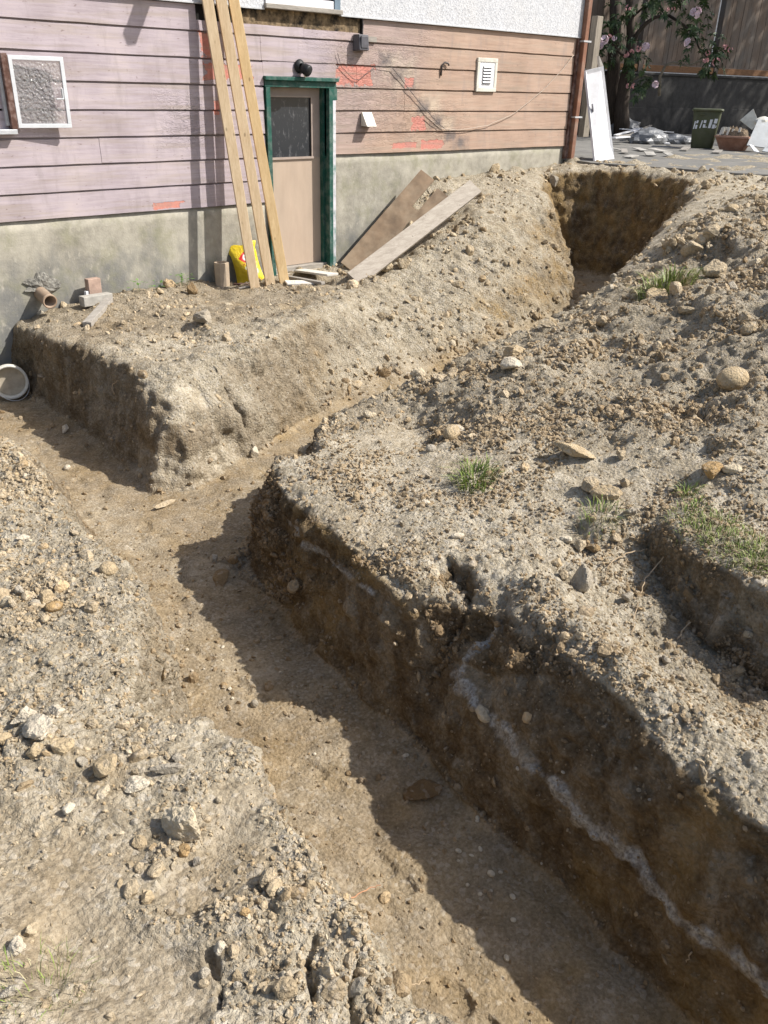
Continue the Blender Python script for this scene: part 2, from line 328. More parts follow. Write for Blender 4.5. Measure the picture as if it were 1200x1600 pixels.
def refine(P, F, lim):
    """one conforming pass: split every edge longer than lim (evaluated at its middle)"""
    E = np.concatenate([F[:, [0, 1]], F[:, [1, 2]], F[:, [2, 0]]]); E.sort(axis=1)
    key = E[:, 0].astype(np.int64) * len(P) + E[:, 1]
    u, inv = np.unique(key, return_inverse=True); a, b = u // len(P), u % len(P)
    mid = (P[a] + P[b]) / 2; L = np.linalg.norm(P[a] - P[b], axis=1)
    mk = L > lim(mid); idx = np.full(len(u), -1, np.int64); idx[mk] = len(P) + np.arange(mk.sum())
    if not mk.any(): return P, F, False
    P2 = np.concatenate([P, mid[mk]]); n = len(F)
    m = np.stack([idx[inv[:n]], idx[inv[n:2 * n]], idx[inv[2 * n:]]], 1); cnt = (m >= 0).sum(1)
    out = [F[cnt == 0]]
    for r in range(3):
        G = np.roll(F, -r, 1); Q = np.roll(m, -r, 1)
        s = (cnt == 1) & (Q[:, 0] >= 0); g, q = G[s], Q[s]
        out += [np.stack([g[:, 0], q[:, 0], g[:, 2]], 1), np.stack([q[:, 0], g[:, 1], g[:, 2]], 1)]
        s = (cnt == 2) & (Q[:, 2] < 0); g, q = G[s], Q[s]
        d1 = np.linalg.norm(P2[q[:, 0]] - P2[g[:, 2]], axis=1); d2 = np.linalg.norm(P2[q[:, 1]] - P2[g[:, 0]], axis=1); k = d1 < d2
        out.append(np.stack([q[:, 0], g[:, 1], q[:, 1]], 1))
        out += [np.stack([g[k][:, 0], q[k][:, 0], g[k][:, 2]], 1), np.stack([q[k][:, 0], q[k][:, 1], g[k][:, 2]], 1)]
        k = ~k
        out += [np.stack([g[k][:, 0], q[k][:, 0], q[k][:, 1]], 1), np.stack([g[k][:, 0], q[k][:, 1], g[k][:, 2]], 1)]
    s = cnt == 3; g, q = F[s], m[s]
    out += [np.stack([g[:, 0], q[:, 0], q[:, 2]], 1), np.stack([q[:, 0], g[:, 1], q[:, 1]], 1), np.stack([q[:, 2], q[:, 1], g[:, 2]], 1), q]
    return P2, np.concatenate(out), True

def smooth(P, F, it, k=0.5, mask=None):
    E = np.concatenate([F[:, [0, 1]], F[:, [1, 2]], F[:, [2, 0]]]); E = np.concatenate([E, E[:, ::-1]])
    deg = np.bincount(E[:, 0], minlength=len(P))[:, None]
    for _ in range(it):
        A = np.stack([np.bincount(E[:, 0], P[E[:, 1], c], len(P)) for c in range(3)], 1) / np.maximum(deg, 1)
        P = P + (A - P) * (k if mask is None else k * mask[:, None])
    return P

def vnormals(P, F):
    n = np.cross(P[F[:, 1]] - P[F[:, 0]], P[F[:, 2]] - P[F[:, 0]])
    N = np.stack([sum(np.bincount(F[:, i], n[:, c], len(P)) for i in range(3)) for c in range(3)], 1)
    return N / np.maximum(np.linalg.norm(N, axis=1, keepdims=True), 1e-9)

camp, Rv, Uv, Bv = (np.array(v) for v in (CAM, CR, CU, CB))
def inview(mid, pad=1.18):
    d = mid - camp; z = -(d @ Bv); x, y = d @ Rv, d @ Uv
    return (z > 0.3) & (np.abs(x) < z * 0.4622 * pad + .15) & (np.abs(y) < z * 0.6162 * pad + .15)
def limit(px):
    def f(mid):
        d = np.linalg.norm(mid - camp, axis=1)
        back = ((mid[:, 1] > .1) & (mid[:, 0] < 4.5)) | (mid[:, 0] > 5.6) | (mid[:, 1] > 1.0)
        return np.where(inview(mid, 1.1) & ~back, np.clip(px / 831 * d, 0.010, 5), np.maximum(px * 7 / 831 * d, 0.12))
    return f

lumpy = lambda P: np.stack([fbm(P, .45, 3, 3), fbm(P, .45, 3, 43), fbm(P, .4, 3, 83) * .8], 1)
def make_ground():
    P, F = TP.copy(), TF.copy()
    for _ in range(12):
        P, F, go = refine(P, F, lambda m: np.where(inview(m, 1.3), np.clip(.012 * np.linalg.norm(m - camp, axis=1), .035, 2), np.maximum(.25, .06 * np.linalg.norm(m - camp, axis=1))))
        if not go: break
    far = np.linalg.norm(P - camp, axis=1) > 17
    P = smooth(P, F, 2, 0.45, np.where(far, 0.0, 1.0))
    x, nn, z = P[:, 0], -P[:, 1], P[:, 2]
    clear = np.where(far | (P[:, 1] > -.06), 0.0, 1.0)[:, None]
    P = P + (lumpy(P) * np.array([.04, .04, .022]) + np.stack([fbm(P, .17, 3, 103), fbm(P, .17, 3, 143), fbm(P, .17, 3, 183) * .6], 1) * .026) * clear
    hp = sstep(-2.6, -1.8, x) * sstep(3.7, 4.3, nn) * clear[:, 0]
    P = P + (hp * (.10 * fbm(P, .85, 2, 91) + .06 * fbm(P * np.array([1, .6, 1]), .38, 2, 95)))[:, None] * np.array([0, 0, 1.0])
    P = smooth(P, F, 1, 0.4, np.where(far, 0.0, 1.0))
    for _ in range(10):
        P, F, go = refine(P, F, limit(4.2))
        if not go: break
    P = smooth(P, F, 2, 0.5, np.where(np.linalg.norm(P - camp, axis=1) > 17, 0.0, 1.0))
    N = vnormals(P, F); nz = N[:, 2]
    x, nn, z = P[:, 0], -P[:, 1], P[:, 2]
    near = np.where((np.linalg.norm(P - camp, axis=1) > 17) | (P[:, 1] > .0), 0.0, 1.0)
    # zones
    zf = np.interp(x, [-9, -3, 0, 2.5, 4], [-.73, -.74, -.61, -.44, -.36]); zf = np.where(nn > 3.9, np.interp(nn, [3.9, 8], [-.75, -.86]), zf)
    hollow = (x > -3.5) & (nn > 3.9)
    floor = sstep(.24, .07, z - zf) * ~hollow * sstep(.55, .85, nz)
    wall = sstep(.82, .5, nz)
    mainwall = wall * sstep(-3.1, -3.45, x) * sstep(3.7, 4.3, nn) * sstep(-4.2, -4.0, x)
    heap = sstep(-2.9, -2.3, x - .45 * (nn - 4)) * sstep(3.3, 3.8, nn) * (1 - floor)
    heap = np.maximum(heap, hollow * 1.0 * sstep(-.09, -.2, z))
    crest = sstep(-4.0, -3.8, x) * sstep(-2.6, -2.9, x) * sstep(4.8, 5.6, nn) * sstep(-.25, -.12, z)
    bank = sstep(-4.2, -4.5, x) * (1 - floor)
    mound = sstep(-.6, .4, x) * sstep(2.9, 2.3, nn) * (1 - floor)
    isl = sstep(-3.4, -3.0, x) * sstep(.4, -.2, x) * sstep(3.0, 2.6, nn) * (1 - floor)
    patch = sstep(-.25, .35, fbm(P, .75, 3, 201))
    rough = np.clip(.35 + .75 * heap + .65 * mound + .55 * isl + bank * (.20 + .55 * patch) + .35 * crest, 0, 1.1)
    scoop = np.zeros(len(P))
    for sx_, sy_, sz_, sr in SCOOPS: scoop = np.maximum(scoop, sstep(1.15, .6, np.linalg.norm((P - np.array([sx_, sy_, sz_])) * np.array([1, 1, .5]), axis=1) / sr + .5 * fbm(P, .12, 3, 207)))
    clay = sstep(-3.5, -3.3, x) * sstep(-2.55, -2.75, x) * sstep(2.3, 2.5, nn) * sstep(3.2, 3.0, nn) * sstep(-.47, -.53, z) * (1 - floor)
    rough = rough * (1 - .8 * scoop) * (1 - .9 * clay)
    rough = rough * (1 - .86 * floor) * (1 - .4 * wall * (1 - np.clip(heap * .6 + isl + mound, 0, 1))) * near
    # relief
    H = (.030 + .030 * heap + .030 * (isl + mound)) * fbm(P, .30, 4, 301) * rough + .014 * fbm(P, .11, 3, 311) * (rough * .8 + .15 * near)
    slope = sstep(.97, .8, nz) * (isl + mound) * near
    H = H + slope * .055 * (.35 - np.abs(fbm(P * np.array([1, 1, .55]), .38, 3, 303)))
    cm = sstep(-.15, .45, fbm(P, .5, 2, 321))
    H = H + .062 * domes(P, .15, 401, .45) * rough * (.35 + .65 * cm) * (1 - .5 * bank)
    H = H + .032 * domes(P, .062, 411, .6) * rough * (.4 + .6 * sstep(-.3, .3, fbm(P, .4, 2, 331)))
    dist = np.linalg.norm(P - camp, axis=1)
    H = H + .014 * domes(P, .027, 421, .65) * np.clip(rough + .12, 0, 1) * near * sstep(9, 6, dist)
    # cut faces: toothed scrape marks running down, blocky breaks, trickles
    G = P * np.array([1, 1, .16])
    Gc = P * np.array([1, 1, 1.6])
    H = H + wall * near * (.030 * fbm(G, .11, 3, 341) + .046 * (np.abs(fbm(Gc, .24, 4, 351)) - .25) + .020 * fbm(P, .06, 3, 361) + .018 * domes(P, .05, 431, .5))
    toe = 4 * floor * (1 - floor)
    H = H + floor * (.014 * fbm(P, .30, 3, 371) + .006 * fbm(P, .07, 3, 381) - .012 * sstep(.25, .6, fbm(P * np.array([1, .45, 1]), .16, 2, 385))) + toe * near * (.02 * domes(P, .07, 441, .6) + .012 * fbm(P, .1, 2, 445))
    for fx, fy, fa in PRINTS:
        ca, sa = math.cos(fa), math.sin(fa); u = (P[:, 0] - fx) * ca + (P[:, 1] - fy) * sa; v = -(P[:, 0] - fx) * sa + (P[:, 1] - fy) * ca
        e1 = np.hypot((u - .055) / .085, v / .047); e2 = np.hypot((u + .085) / .05, v / .038); e = np.minimum(e1, e2) + .12 * fbm(P, .05, 2, 393)
        H = H + floor * (-.013 * sstep(1.0, .8, e) + .005 * sstep(1.35, 1.1, e) * sstep(.95, 1.1, e)) * (1 - .25 * np.sin(u * 300) * (e < .9))
    for line in CRACKS:
        for a, b in zip(line, line[1:]):
            A, B = np.array(a[:3]), np.array(b[:3]); d = (B - A)[:2]; t = np.clip(((P - A)[:, :2] @ d) / (d @ d), 0, 1)
            dd = np.linalg.norm((P - A)[:, :2] - t[:, None] * d, axis=1) + .012 * fbm(P, .05, 2, 391)
            H = H - .03 * sstep(.011, .004, dd) * (np.abs(z - A[2]) < .12)
    # pale seam in the right wall: a thin hard band standing slightly proud
    seam = np.zeros(len(P))
    wob = fbm(P, .06, 3, 501)
    for line in SEAM:
        for a, b in zip(line, line[1:]):
            A, B = np.array(a[:3]), np.array(b[:3]); d = B - A; t = np.clip(((P - A) @ d) / (d @ d), 0, 1)
            q = A + t[:, None] * d; w = .80 * (a[3] + (b[3] - a[3]) * t)
            dd = np.sqrt(((P - q)[:, :2] ** 2).sum(1) * .35 + (P - q)[:, 2] ** 2)
            s = sstep(1.25, .55, dd / w + wob * 1.5 + .35 * fbm(P, .18, 2, 505)); seam = np.maximum(seam, s)
    seam *= near * sstep(.62, .25, fbm(P, .13, 3, 515) + .1) * (.55 + .45 * sstep(-.3, .3, fbm(P, .04, 2, 519)))
    H = H + .006 * seam * (1 + fbm(P, .03, 2, 511))
    P = P + N * H[:, None]
    streak = sstep(.0, .45, fbm(P * np.array([1, 1, .22]), .10, 3, 611)) * .6 + .4 * sstep(.0, .5, fbm(P, .16, 3, 621))
    # colour zones (moisture, seam, ochre clay)
    n5 = fbm(P, .5, 3, 601)
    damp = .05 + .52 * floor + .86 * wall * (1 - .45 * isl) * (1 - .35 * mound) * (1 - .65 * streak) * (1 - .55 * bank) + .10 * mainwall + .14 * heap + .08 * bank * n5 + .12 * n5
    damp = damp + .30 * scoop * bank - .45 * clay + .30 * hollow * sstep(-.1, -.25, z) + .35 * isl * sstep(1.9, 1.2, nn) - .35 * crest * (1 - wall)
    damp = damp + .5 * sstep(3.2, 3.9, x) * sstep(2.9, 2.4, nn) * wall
    och = np.clip(.75 * mound * sstep(.9, .6, nz) + .55 * mainwall * sstep(.1, .5, n5 + .2) + .25 * sstep(.2, .5, n5) + .3 * floor, 0, 1)
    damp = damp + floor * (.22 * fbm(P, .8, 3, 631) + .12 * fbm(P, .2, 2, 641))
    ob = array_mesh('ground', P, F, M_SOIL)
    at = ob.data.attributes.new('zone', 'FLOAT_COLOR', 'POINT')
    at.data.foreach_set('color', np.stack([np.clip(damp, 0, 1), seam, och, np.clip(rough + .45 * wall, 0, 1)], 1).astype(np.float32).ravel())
    tag(ob, 'pale excavated soil with trenches and spoil', None, None, 'structure')
    return ob, P, F, dict(toe=toe, rough=rough, floor=floor, wall=wall, heap=heap, bank=bank, mound=mound, isl=isl, crest=crest, hollow=hollow * 1.0)
PRINTS = [(-4.05, -5.0, 1.7), (-3.88, -5.28, 1.55), (-4.1, -5.65, 1.75), (-3.95, -4.2, 1.4), (-3.75, -3.85, 1.2), (-3.7, -3.3, 1.0), (-3.9, -2.9, 1.6), (-3.72, -2.4, 1.5), (-3.95, -2.0, 1.65), (-4.2, -6.2, 1.7), (-4.35, -6.75, 1.65), (-3.1, -3.25, .35), (-2.6, -3.05, .3), (-3.7, -1.5, 1.5), (-4.1, -4.6, 1.9)]
CRACKS = [[(-4.952,-6.894,0.143,0.001), (-4.991,-6.923,0.148,0.001), (-5.026,-6.953,0.154,0.001), (-5.052,-7.004,0.158,0.001)], [(-4.99,-6.788,0.148,0.001), (-5.035,-6.819,0.15,0.001), (-5.07,-6.879,0.154,0.001), (-5.088,-6.911,0.157,0.001)], [(-5.19,-6.673,0.125,0.001), (-5.208,-6.744,0.137,0.001), (-5.245,-6.791,0.143,0.001)]]
SCOOPS = [(-4.993,-6.483,0.115,0.136), (-5.043,-6.472,0.098,0.111), (-4.908,-6.306,0.113,0.087), (-4.302,-5.551,-0.795,0.109), (-5.118,-6.492,0.098,0.093), (-5.331,-6.298,0.133,0.169), (-5.483,-6.47,0.181,0.095), (-5.34,-6.668,0.138,0.174), (-2.337,-4.298,-0.093,0.2), (-2.677,-4.203,-0.08,0.156), (-2.901,-4.687,-0.057,0.142), (-5.369,-6.487,0.136,0.128), (-2.908,-2.614,-0.185,0.139)]
SEAM = [
 [(-3.414,-4.485,-0.29,0.031), (-3.456,-4.741,-0.283,0.033), (-3.489,-4.969,-0.289,0.022), (-3.519,-5.179,-0.263,0.018), (-3.553,-5.345,-0.25,0.009)],
 [(-3.365,-5.967,-0.17,0.011), (-3.452,-5.924,-0.297,0.011), (-3.539,-5.896,-0.413,0.033), (-3.606,-6.155,-0.423,0.026), (-3.665,-6.405,-0.438,0.029), (-3.682,-6.573,-0.462,0.035), (-3.699,-6.735,-0.51,0.046), (-3.707,-6.878,-0.5,0.04)],
 [(-3.716,-6.932,-0.514,0.017), (-3.729,-6.978,-0.555,0.028), (-3.739,-7.1,-0.553,0.027), (-3.751,-7.241,-0.547,0.034), (-3.762,-7.39,-0.531,0.037), (-3.765,-7.47,-0.532,0.023)],
]
GROUND, GP, GF, ZONE = make_ground()
print('ground tris', len(GF))
GBVH = BVHTree.FromPolygons([tuple(p) for p in GP[:].tolist()], GF.tolist()) if len(GF) < 3000000 else None
def ground_z(x, y, top=3.0):
    hit = GBVH.ray_cast(Vector((x, y, top)), Vector((0, 0, -1)))
    return hit[0].z if hit[0] else 0.0

# ------------------------------------------------------------------ materials for the house and yard
def patchmask(nt, co, items, wobble, wscale, soft=0.12):
    """rough-edged patches at fixed places (x, z, half width, half height) in house coordinates"""
    sx = nd(nt, 'SeparateXYZ', {'Vector': co}); x, z = sx.outputs[0], sx.outputs[2]
    wb = mth(nt, 'MULTIPLY', mth(nt, 'SUBTRACT', noi(nt, co, wscale, 4, 0.6), 0.5), wobble)
    tot = None
    for cx, cz, hx, hz in items:
        a = mth(nt, 'DIVIDE', mth(nt, 'ABSOLUTE', mth(nt, 'SUBTRACT', x, cx)), hx)
        b = mth(nt, 'DIVIDE', mth(nt, 'ABSOLUTE', mth(nt, 'SUBTRACT', z, cz)), hz)
        d = mth(nt, 'ADD', mth(nt, 'MAXIMUM', a, b), wb)
        f = mth(nt, 'DIVIDE', mth(nt, 'SUBTRACT', 1.0, d), soft, clamp=True)
        tot = f if tot is None else mth(nt, 'MAXIMUM', tot, f)
    return tot

def siding_material():
    m, nt, b = NT('peeling_siding_paint'); co = objco(nt)
    st = nd(nt, 'Mapping', {'Vector': co, 'Scale': (0.35, 1, 6)}).outputs[0]
    sx = nd(nt, 'SeparateXYZ', {'Vector': co}); x, z = sx.outputs[0], sx.outputs[2]
    n1, n2, n3 = noi(nt, co, 2.2, 4), noi(nt, st, 9, 5, 0.65), noi(nt, co, 40, 4, 0.6)
    mauve = ramp(nt, mth(nt, 'ADD', mth(nt, 'MULTIPLY', n1, 0.6), mth(nt, 'MULTIPLY', n2, 0.4)), [(0.35, (0.315, 0.262, 0.278)), (0.52, (0.425, 0.362, 0.385)), (0.7, (0.50, 0.425, 0.42))])
    salmon = ramp(nt, mth(nt, 'ADD', mth(nt, 'MULTIPLY', n1, 0.45), mth(nt, 'MULTIPLY', n2, 0.55)), [(0.32, (0.30, 0.205, 0.150)), (0.52, (0.42, 0.295, 0.222)), (0.7, (0.50, 0.37, 0.285))])
    taupe = ramp(nt, n2, [(0.3, (0.30, 0.225, 0.20)), (0.7, (0.44, 0.34, 0.305))])
    f = mth(nt, 'ADD', x, mth(nt, 'MULTIPLY', mth(nt, 'SUBTRACT', n1, 0.5), 1.2))
    up = mth(nt, 'MULTIPLY', mth(nt, 'SUBTRACT', z, 1.6), 0.55)
    c = mix(nt, mth(nt, 'DIVIDE', mth(nt, 'SUBTRACT', f, mth(nt, 'ADD', -0.15, up)), 0.7, clamp=True), mauve, taupe)
    c = mix(nt, mth(nt, 'DIVIDE', mth(nt, 'SUBTRACT', f, mth(nt, 'ADD', 0.75, mth(nt, 'MULTIPLY', up, 1.6))), 0.9, clamp=True), c, salmon)
    # smoke and grime smudges
    sm = patchmask(nt, co, [(1.22, 2.11, .13, .09), (1.42, 1.96, .14, .10), (1.60, 1.86, .1, .08), (1.84, 1.64, .15, .10), (2.06, 1.48, .14, .10), (2.50, 1.24, .16, .09), (2.30, 1.33, .14, .08)], 1.6, 14, 0.9)
    c = mix(nt, mth(nt, 'MULTIPLY', sm, 0.85), c, (0.115, 0.105, 0.105))
    halo = patchmask(nt, co, [(1.30, 2.06, .16, .16), (1.95, 1.66, .24, .16), (1.5, 1.97, .22, .2), (2.2, 1.45, .2, .1)], 1.5, 9, 0.9)
    c = mix(nt, mth(nt, 'MULTIPLY', mth(nt, 'MULTIPLY', halo, mth(nt, 'SUBTRACT', 1.0, sm)), 0.45), c, (0.60, 0.53, 0.40))
    # bare red undercoat where the paint has come away
    red = patchmask(nt, co, [(.78, 1.945, .25, .10), (-1.04, 2.15, .06, .10), (-.80, 1.935, .27, .07), (1.76, 1.47, .11, .075), (2.0, 1.235, .19, .05), (1.55, 1.235, .22, .03), (-1.58, .765, .15, .03), (1.58, 1.885, .07, .05), (-.97, 1.62, .03, .06), (1.0, 1.55, .02, .02)], 1.5, 16, 0.06)
    c = mix(nt, red, c, ramp(nt, n3, [(0.3, (0.50, 0.185, 0.145)), (0.7, (0.60, 0.27, 0.215))]))
    # yellow-brown stains, nail specks
    c = mix(nt, ramp(nt, noi(nt, st, 3.1, 5, 0.6), [(0.48, 0.0), (0.66, 0.5)]), c, (0.32, 0.262, 0.205))
    c = mix(nt, ramp(nt, noi(nt, nd(nt, 'Mapping', {'Vector': co, 'Scale': (2.2, 1, .5)}).outputs[0], 4.0, 5, 0.7), [(0.52, 0.0), (0.72, 0.40)]), c, (0.235, 0.20, 0.19))
    c = mix(nt, ramp(nt, noi(nt, nd(nt, 'Mapping', {'Vector': co, 'Scale': (.8, 1, 2.5)}).outputs[0], 23, 2, 0.5), [(0.69, 0.0), (0.76, 0.6)]), c, (0.15, 0.10, 0.085))
    nt.links.new(c, b.inputs['Base Color']); b.inputs['Roughness'].default_value = 0.75; b.inputs['Specular IOR Level'].default_value = 0.25
    # lifted, wrinkled paint, strongest right of the door and near the lumber
    zone = patchmask(nt, co, [(1.1, 1.9, 1.0, .6), (-1.35, 1.5, .3, .3), (1.7, 1.45, 1.0, .3)], 1.0, 3, 0.8)
    wr = nd(nt, 'TexNoise', {'Vector': nd(nt, 'Mapping', {'Vector': co, 'Scale': (3, 1, 9)}).outputs[0], 'Scale': 3.0, 'Detail': 4.0, 'Distortion': 1.6}).outputs['Fac']
    crk = mth(nt, 'ABSOLUTE', mth(nt, 'SUBTRACT', wr, 0.5))
    h = mth(nt, 'ADD', mth(nt, 'MULTIPLY', ramp(nt, crk, [(0.0, 0.0), (0.06, 1.0)]), mth(nt, 'ADD', mth(nt, 'MULTIPLY', zone, 0.8), 0.03)), mth(nt, 'MULTIPLY', n2, 0.25))
    h = mth(nt, 'SUBTRACT', h, mth(nt, 'MULTIPLY', red, 0.8))
    nt.links.new(bmp(nt, h, 0.8, 0.007), b.inputs['Normal'])
    return m

def concrete_material(name, base, dark, moss):
    m, nt, b = NT(name); co = objco(nt); st = nd(nt, 'Mapping', {'Vector': co, 'Scale': (.6, 1, 0.35)}).outputs[0]
    sx = nd(nt, 'SeparateXYZ', {'Vector': co}); z = sx.outputs[2]
    n1, n2, n3 = noi(nt, co, 1.8, 5, 0.6), noi(nt, co, 9, 5, 0.65), noi(nt, st, 7, 4, 0.6)
    c = ramp(nt, mth(nt, 'ADD', mth(nt, 'MULTIPLY', n1, 0.5), mth(nt, 'MULTIPLY', n2, 0.5)), [(0.33, tuple(k * .62 for k in base)), (0.5, base), (0.68, tuple(min(1, k * 1.3) for k in base))])
    c = mix(nt, ramp(nt, mth(nt, 'ADD', n3, mth(nt, 'MULTIPLY', mth(nt, 'SUBTRACT', 0.38, z), 0.5)), [(0.44, 0.0), (0.76, 0.75)]), c, dark)
    c = mix(nt, ramp(nt, noi(nt, co, 3.3, 5, 0.7), [(0.5, 0.0), (0.68, 0.55)]), c, moss)
    c = mix(nt, ramp(nt, noi(nt, st, 26, 3, 0.6), [(0.60, 0.0), (0.74, 0.5)]), c, tuple(min(1, k * 1.45) for k in base))
    nt.links.new(c, b.inputs['Base Color']); b.inputs['Roughness'].default_value = 0.9; b.inputs['Specular IOR Level'].default_value = 0.2
    h = mth(nt, 'ADD', mth(nt, 'MULTIPLY', n2, 0.6), mth(nt, 'MULTIPLY', noi(nt, co, 55, 4, 0.6), 0.4))
    nt.links.new(bmp(nt, h, 0.6, 0.012), b.inputs['Normal'])
    return m

def stucco_material():
    m, nt, b = NT('white_pebbledash'); co = objco(nt)
    v = nd(nt, 'TexVoronoi', {'Vector': co, 'Scale': 60.0}); cr = nd(nt, 'SeparateColor', {'Color': v.outputs['Color']}).outputs[0]
    c = ramp(nt, cr, [(0.0, (0.40, 0.41, 0.43)), (0.3, (0.50, 0.51, 0.53)), (1.0, (0.60, 0.61, 0.625))])
    c = mix(nt, ramp(nt, noi(nt, co, 2.2, 4), [(0.45, 0.0), (0.75, 0.3)]), c, (0.55, 0.53, 0.50))
    nt.links.new(c, b.inputs['Base Color']); b.inputs['Roughness'].default_value = 0.85
    nt.links.new(bmp(nt, mth(nt, 'ADD', v.outputs['Distance'], noi(nt, co, 90, 3)), 0.35, 0.008), b.inputs['Normal'])
    return m

def wood_material(name, lo, hi, along=(1, 8, 8), rough=0.75, knots=True, scale=5, grey=None):
    m, nt, b = NT(name); co = nd(nt, 'TexCoord').outputs['Object']
    st = nd(nt, 'Mapping', {'Vector': co, 'Scale': along}).outputs[0]
    n1 = noi(nt, st, scale, 5, 0.65, 0.6); n2 = noi(nt, st, scale * 6, 3, 0.6)
    c = ramp(nt, mth(nt, 'ADD', mth(nt, 'MULTIPLY', n1, 0.65), mth(nt, 'MULTIPLY', n2, 0.35)), [(0.32, lo), (0.65, hi)])
    if grey: c = mix(nt, ramp(nt, noi(nt, co, 2.5, 4), [(0.4, 0.0), (0.65, 0.8)]), c, grey)
    if knots:
        k = nd(nt, 'TexVoronoi', {'Vector': nd(nt, 'Mapping', {'Vector': co, 'Scale': (1 if along[0] > 1 else .5, 1 if along[1] > 1 else .5, 1 if along[2] > 1 else .5)}).outputs[0], 'Scale': 9.0}).outputs['Distance']
        c = mix(nt, ramp(nt, k, [(0.05, 0.7), (0.11, 0.0)]), c, tuple(q * .4 for q in lo))
    nt.links.new(c, b.inputs['Base Color']); b.inputs['Roughness'].default_value = rough; b.inputs['Specular IOR Level'].default_value = 0.25
    nt.links.new(bmp(nt, n2, 0.3, 0.003), b.inputs['Normal'])
    return m

def glass_material(name, tint, rough=0.08, alpha_dirt=(0.35, 0.33, 0.3), scale=25, amt=0.5):
    m, nt, b = NT(name); co = objco(nt)
    d = ramp(nt, noi(nt, nd(nt, 'Mapping', {'Vector': co, 'Scale': (1, 1, .45)}).outputs[0], scale, 4, 0.7), [(0.55, 0.0), (0.75, amt)])
    nt.links.new(mix(nt, d, tint, alpha_dirt), b.inputs['Base Color'])
    b.inputs['Roughness'].default_value = rough; b.inputs['Specular IOR Level'].default_value = 0.6
    return m

M_SIDE = siding_material()
M_FOUND = concrete_material('stained_foundation', (0.36, 0.335, 0.275), (0.135, 0.140, 0.140), (0.24, 0.235, 0.145))
M_RETAIN = concrete_material('blackened_concrete', (0.055, 0.053, 0.050), (0.014, 0.014, 0.014), (0.085, 0.082, 0.075))
M_STUCCO = stucco_material()
M_GREEN = mat('green_trim_paint', (0.016, 0.082, 0.062), 0.55, 0.25, 9, 0.25, 40, dirt=(0.45, 0.43, 0.40), dirtamt=0.25, dirtscale=14)
M_GREENWHITE = mat('flaking_green_white_paint', (0.60, 0.58, 0.60), 0.6, 0.12, 9, 0.3, 40, dirt=(0.03, 0.17, 0.12), dirtamt=0.95, dirtscale=7)
M_DOOR = mat('tan_door_paint', (0.46, 0.360, 0.275), 0.6, 0.10, 5, 0.15, 50, stretch=(1, 1, .3), dirt=(0.40, 0.30, 0.22), dirtamt=0.4, dirtscale=6)
M_DOORTRIM = mat('grey_beige_stile_paint', (0.36, 0.29, 0.245), 0.6, 0.12, 6, 0.15, 50)
M_DGLASS = glass_material('dusty_dark_glass', (0.030, 0.034, 0.040), 0.12, (0.24, 0.24, 0.25), 22, 0.55)
M_BLACK = mat('black_fixture_paint', (0.018, 0.019, 0.02), 0.5, 0.3, 20, 0.2)
M_GREYBOX = mat('grey_box_paint', (0.10, 0.098, 0.11), 0.5, 0.2, 20, 0.15)
M_WHITE = mat('white_paint', (0.74, 0.74, 0.75), 0.5, 0.06, 6, 0.12, 40, dirt=(0.45, 0.42, 0.38), dirtamt=0.35, dirtscale=8)
M_OFFWHITE = mat('cream_plastic', (0.66, 0.64, 0.56), 0.5, 0.08, 8, 0.1, 40, dirt=(0.36, 0.32, 0.25), dirtamt=0.5, dirtscale=9)
M_ALU = mat('aluminium', (0.70, 0.72, 0.74), 0.42, 0.06, 18, 0.06, metallic=0.25)
M_FLASH = mat('dull_flashing', (0.52, 0.53, 0.54), 0.5, 0.15, 18, 0.1, metallic=0.4)
M_BROWNPIPE = mat('brown_downpipe_paint', (0.21, 0.10, 0.062), 0.5, 0.25, 8, 0.15, dirt=(0.36, 0.30, 0.25), dirtamt=0.5, dirtscale=5)
M_CLAY = mat('clay_pipe', (0.30, 0.20, 0.13), 0.7, 0.25, 10, 0.3, dirt=(0.42, 0.36, 0.28), dirtamt=0.6)
M_DARK = mat('dark_cavity', (0.012, 0.011, 0.010), 0.9, 0.2, 8, 0)
M_ROT = mat('rotted_sheathing', (0.20, 0.145, 0.085), 0.95, 0.6, 16, 0.9, 40, dirt=(0.016, 0.014, 0.012), dirtamt=1.6, dirtscale=7, bdist=0.01)
M_PINKPANEL = mat('mauve_panel_paint', (0.42, 0.33, 0.35), 0.7, 0.2, 6, 0.2, 40, stretch=(1, 1, .3))
M_GREYWOOD = wood_material('weathered_grey_wood', (0.20, 0.18, 0.155), (0.40, 0.37, 0.325))
M_GREYWOODZ = wood_material('weathered_grey_post', (0.15, 0.13, 0.10), (0.33, 0.29, 0.235), along=(8, 8, 1))
M_DARKWOOD = mat('old_red_window_wood', (0.11, 0.055, 0.04), 0.8, 0.4, 14, 0.4, 40, dirt=(0.35, 0.30, 0.28), dirtamt=0.5, dirtscale=14)
M_CABLE = mat('pale_cable', (0.50, 0.42, 0.34), 0.6, 0.1, 20, 0)
M_DCABLE = mat('dark_cable', (0.10, 0.085, 0.08), 0.6, 0.1, 20, 0)

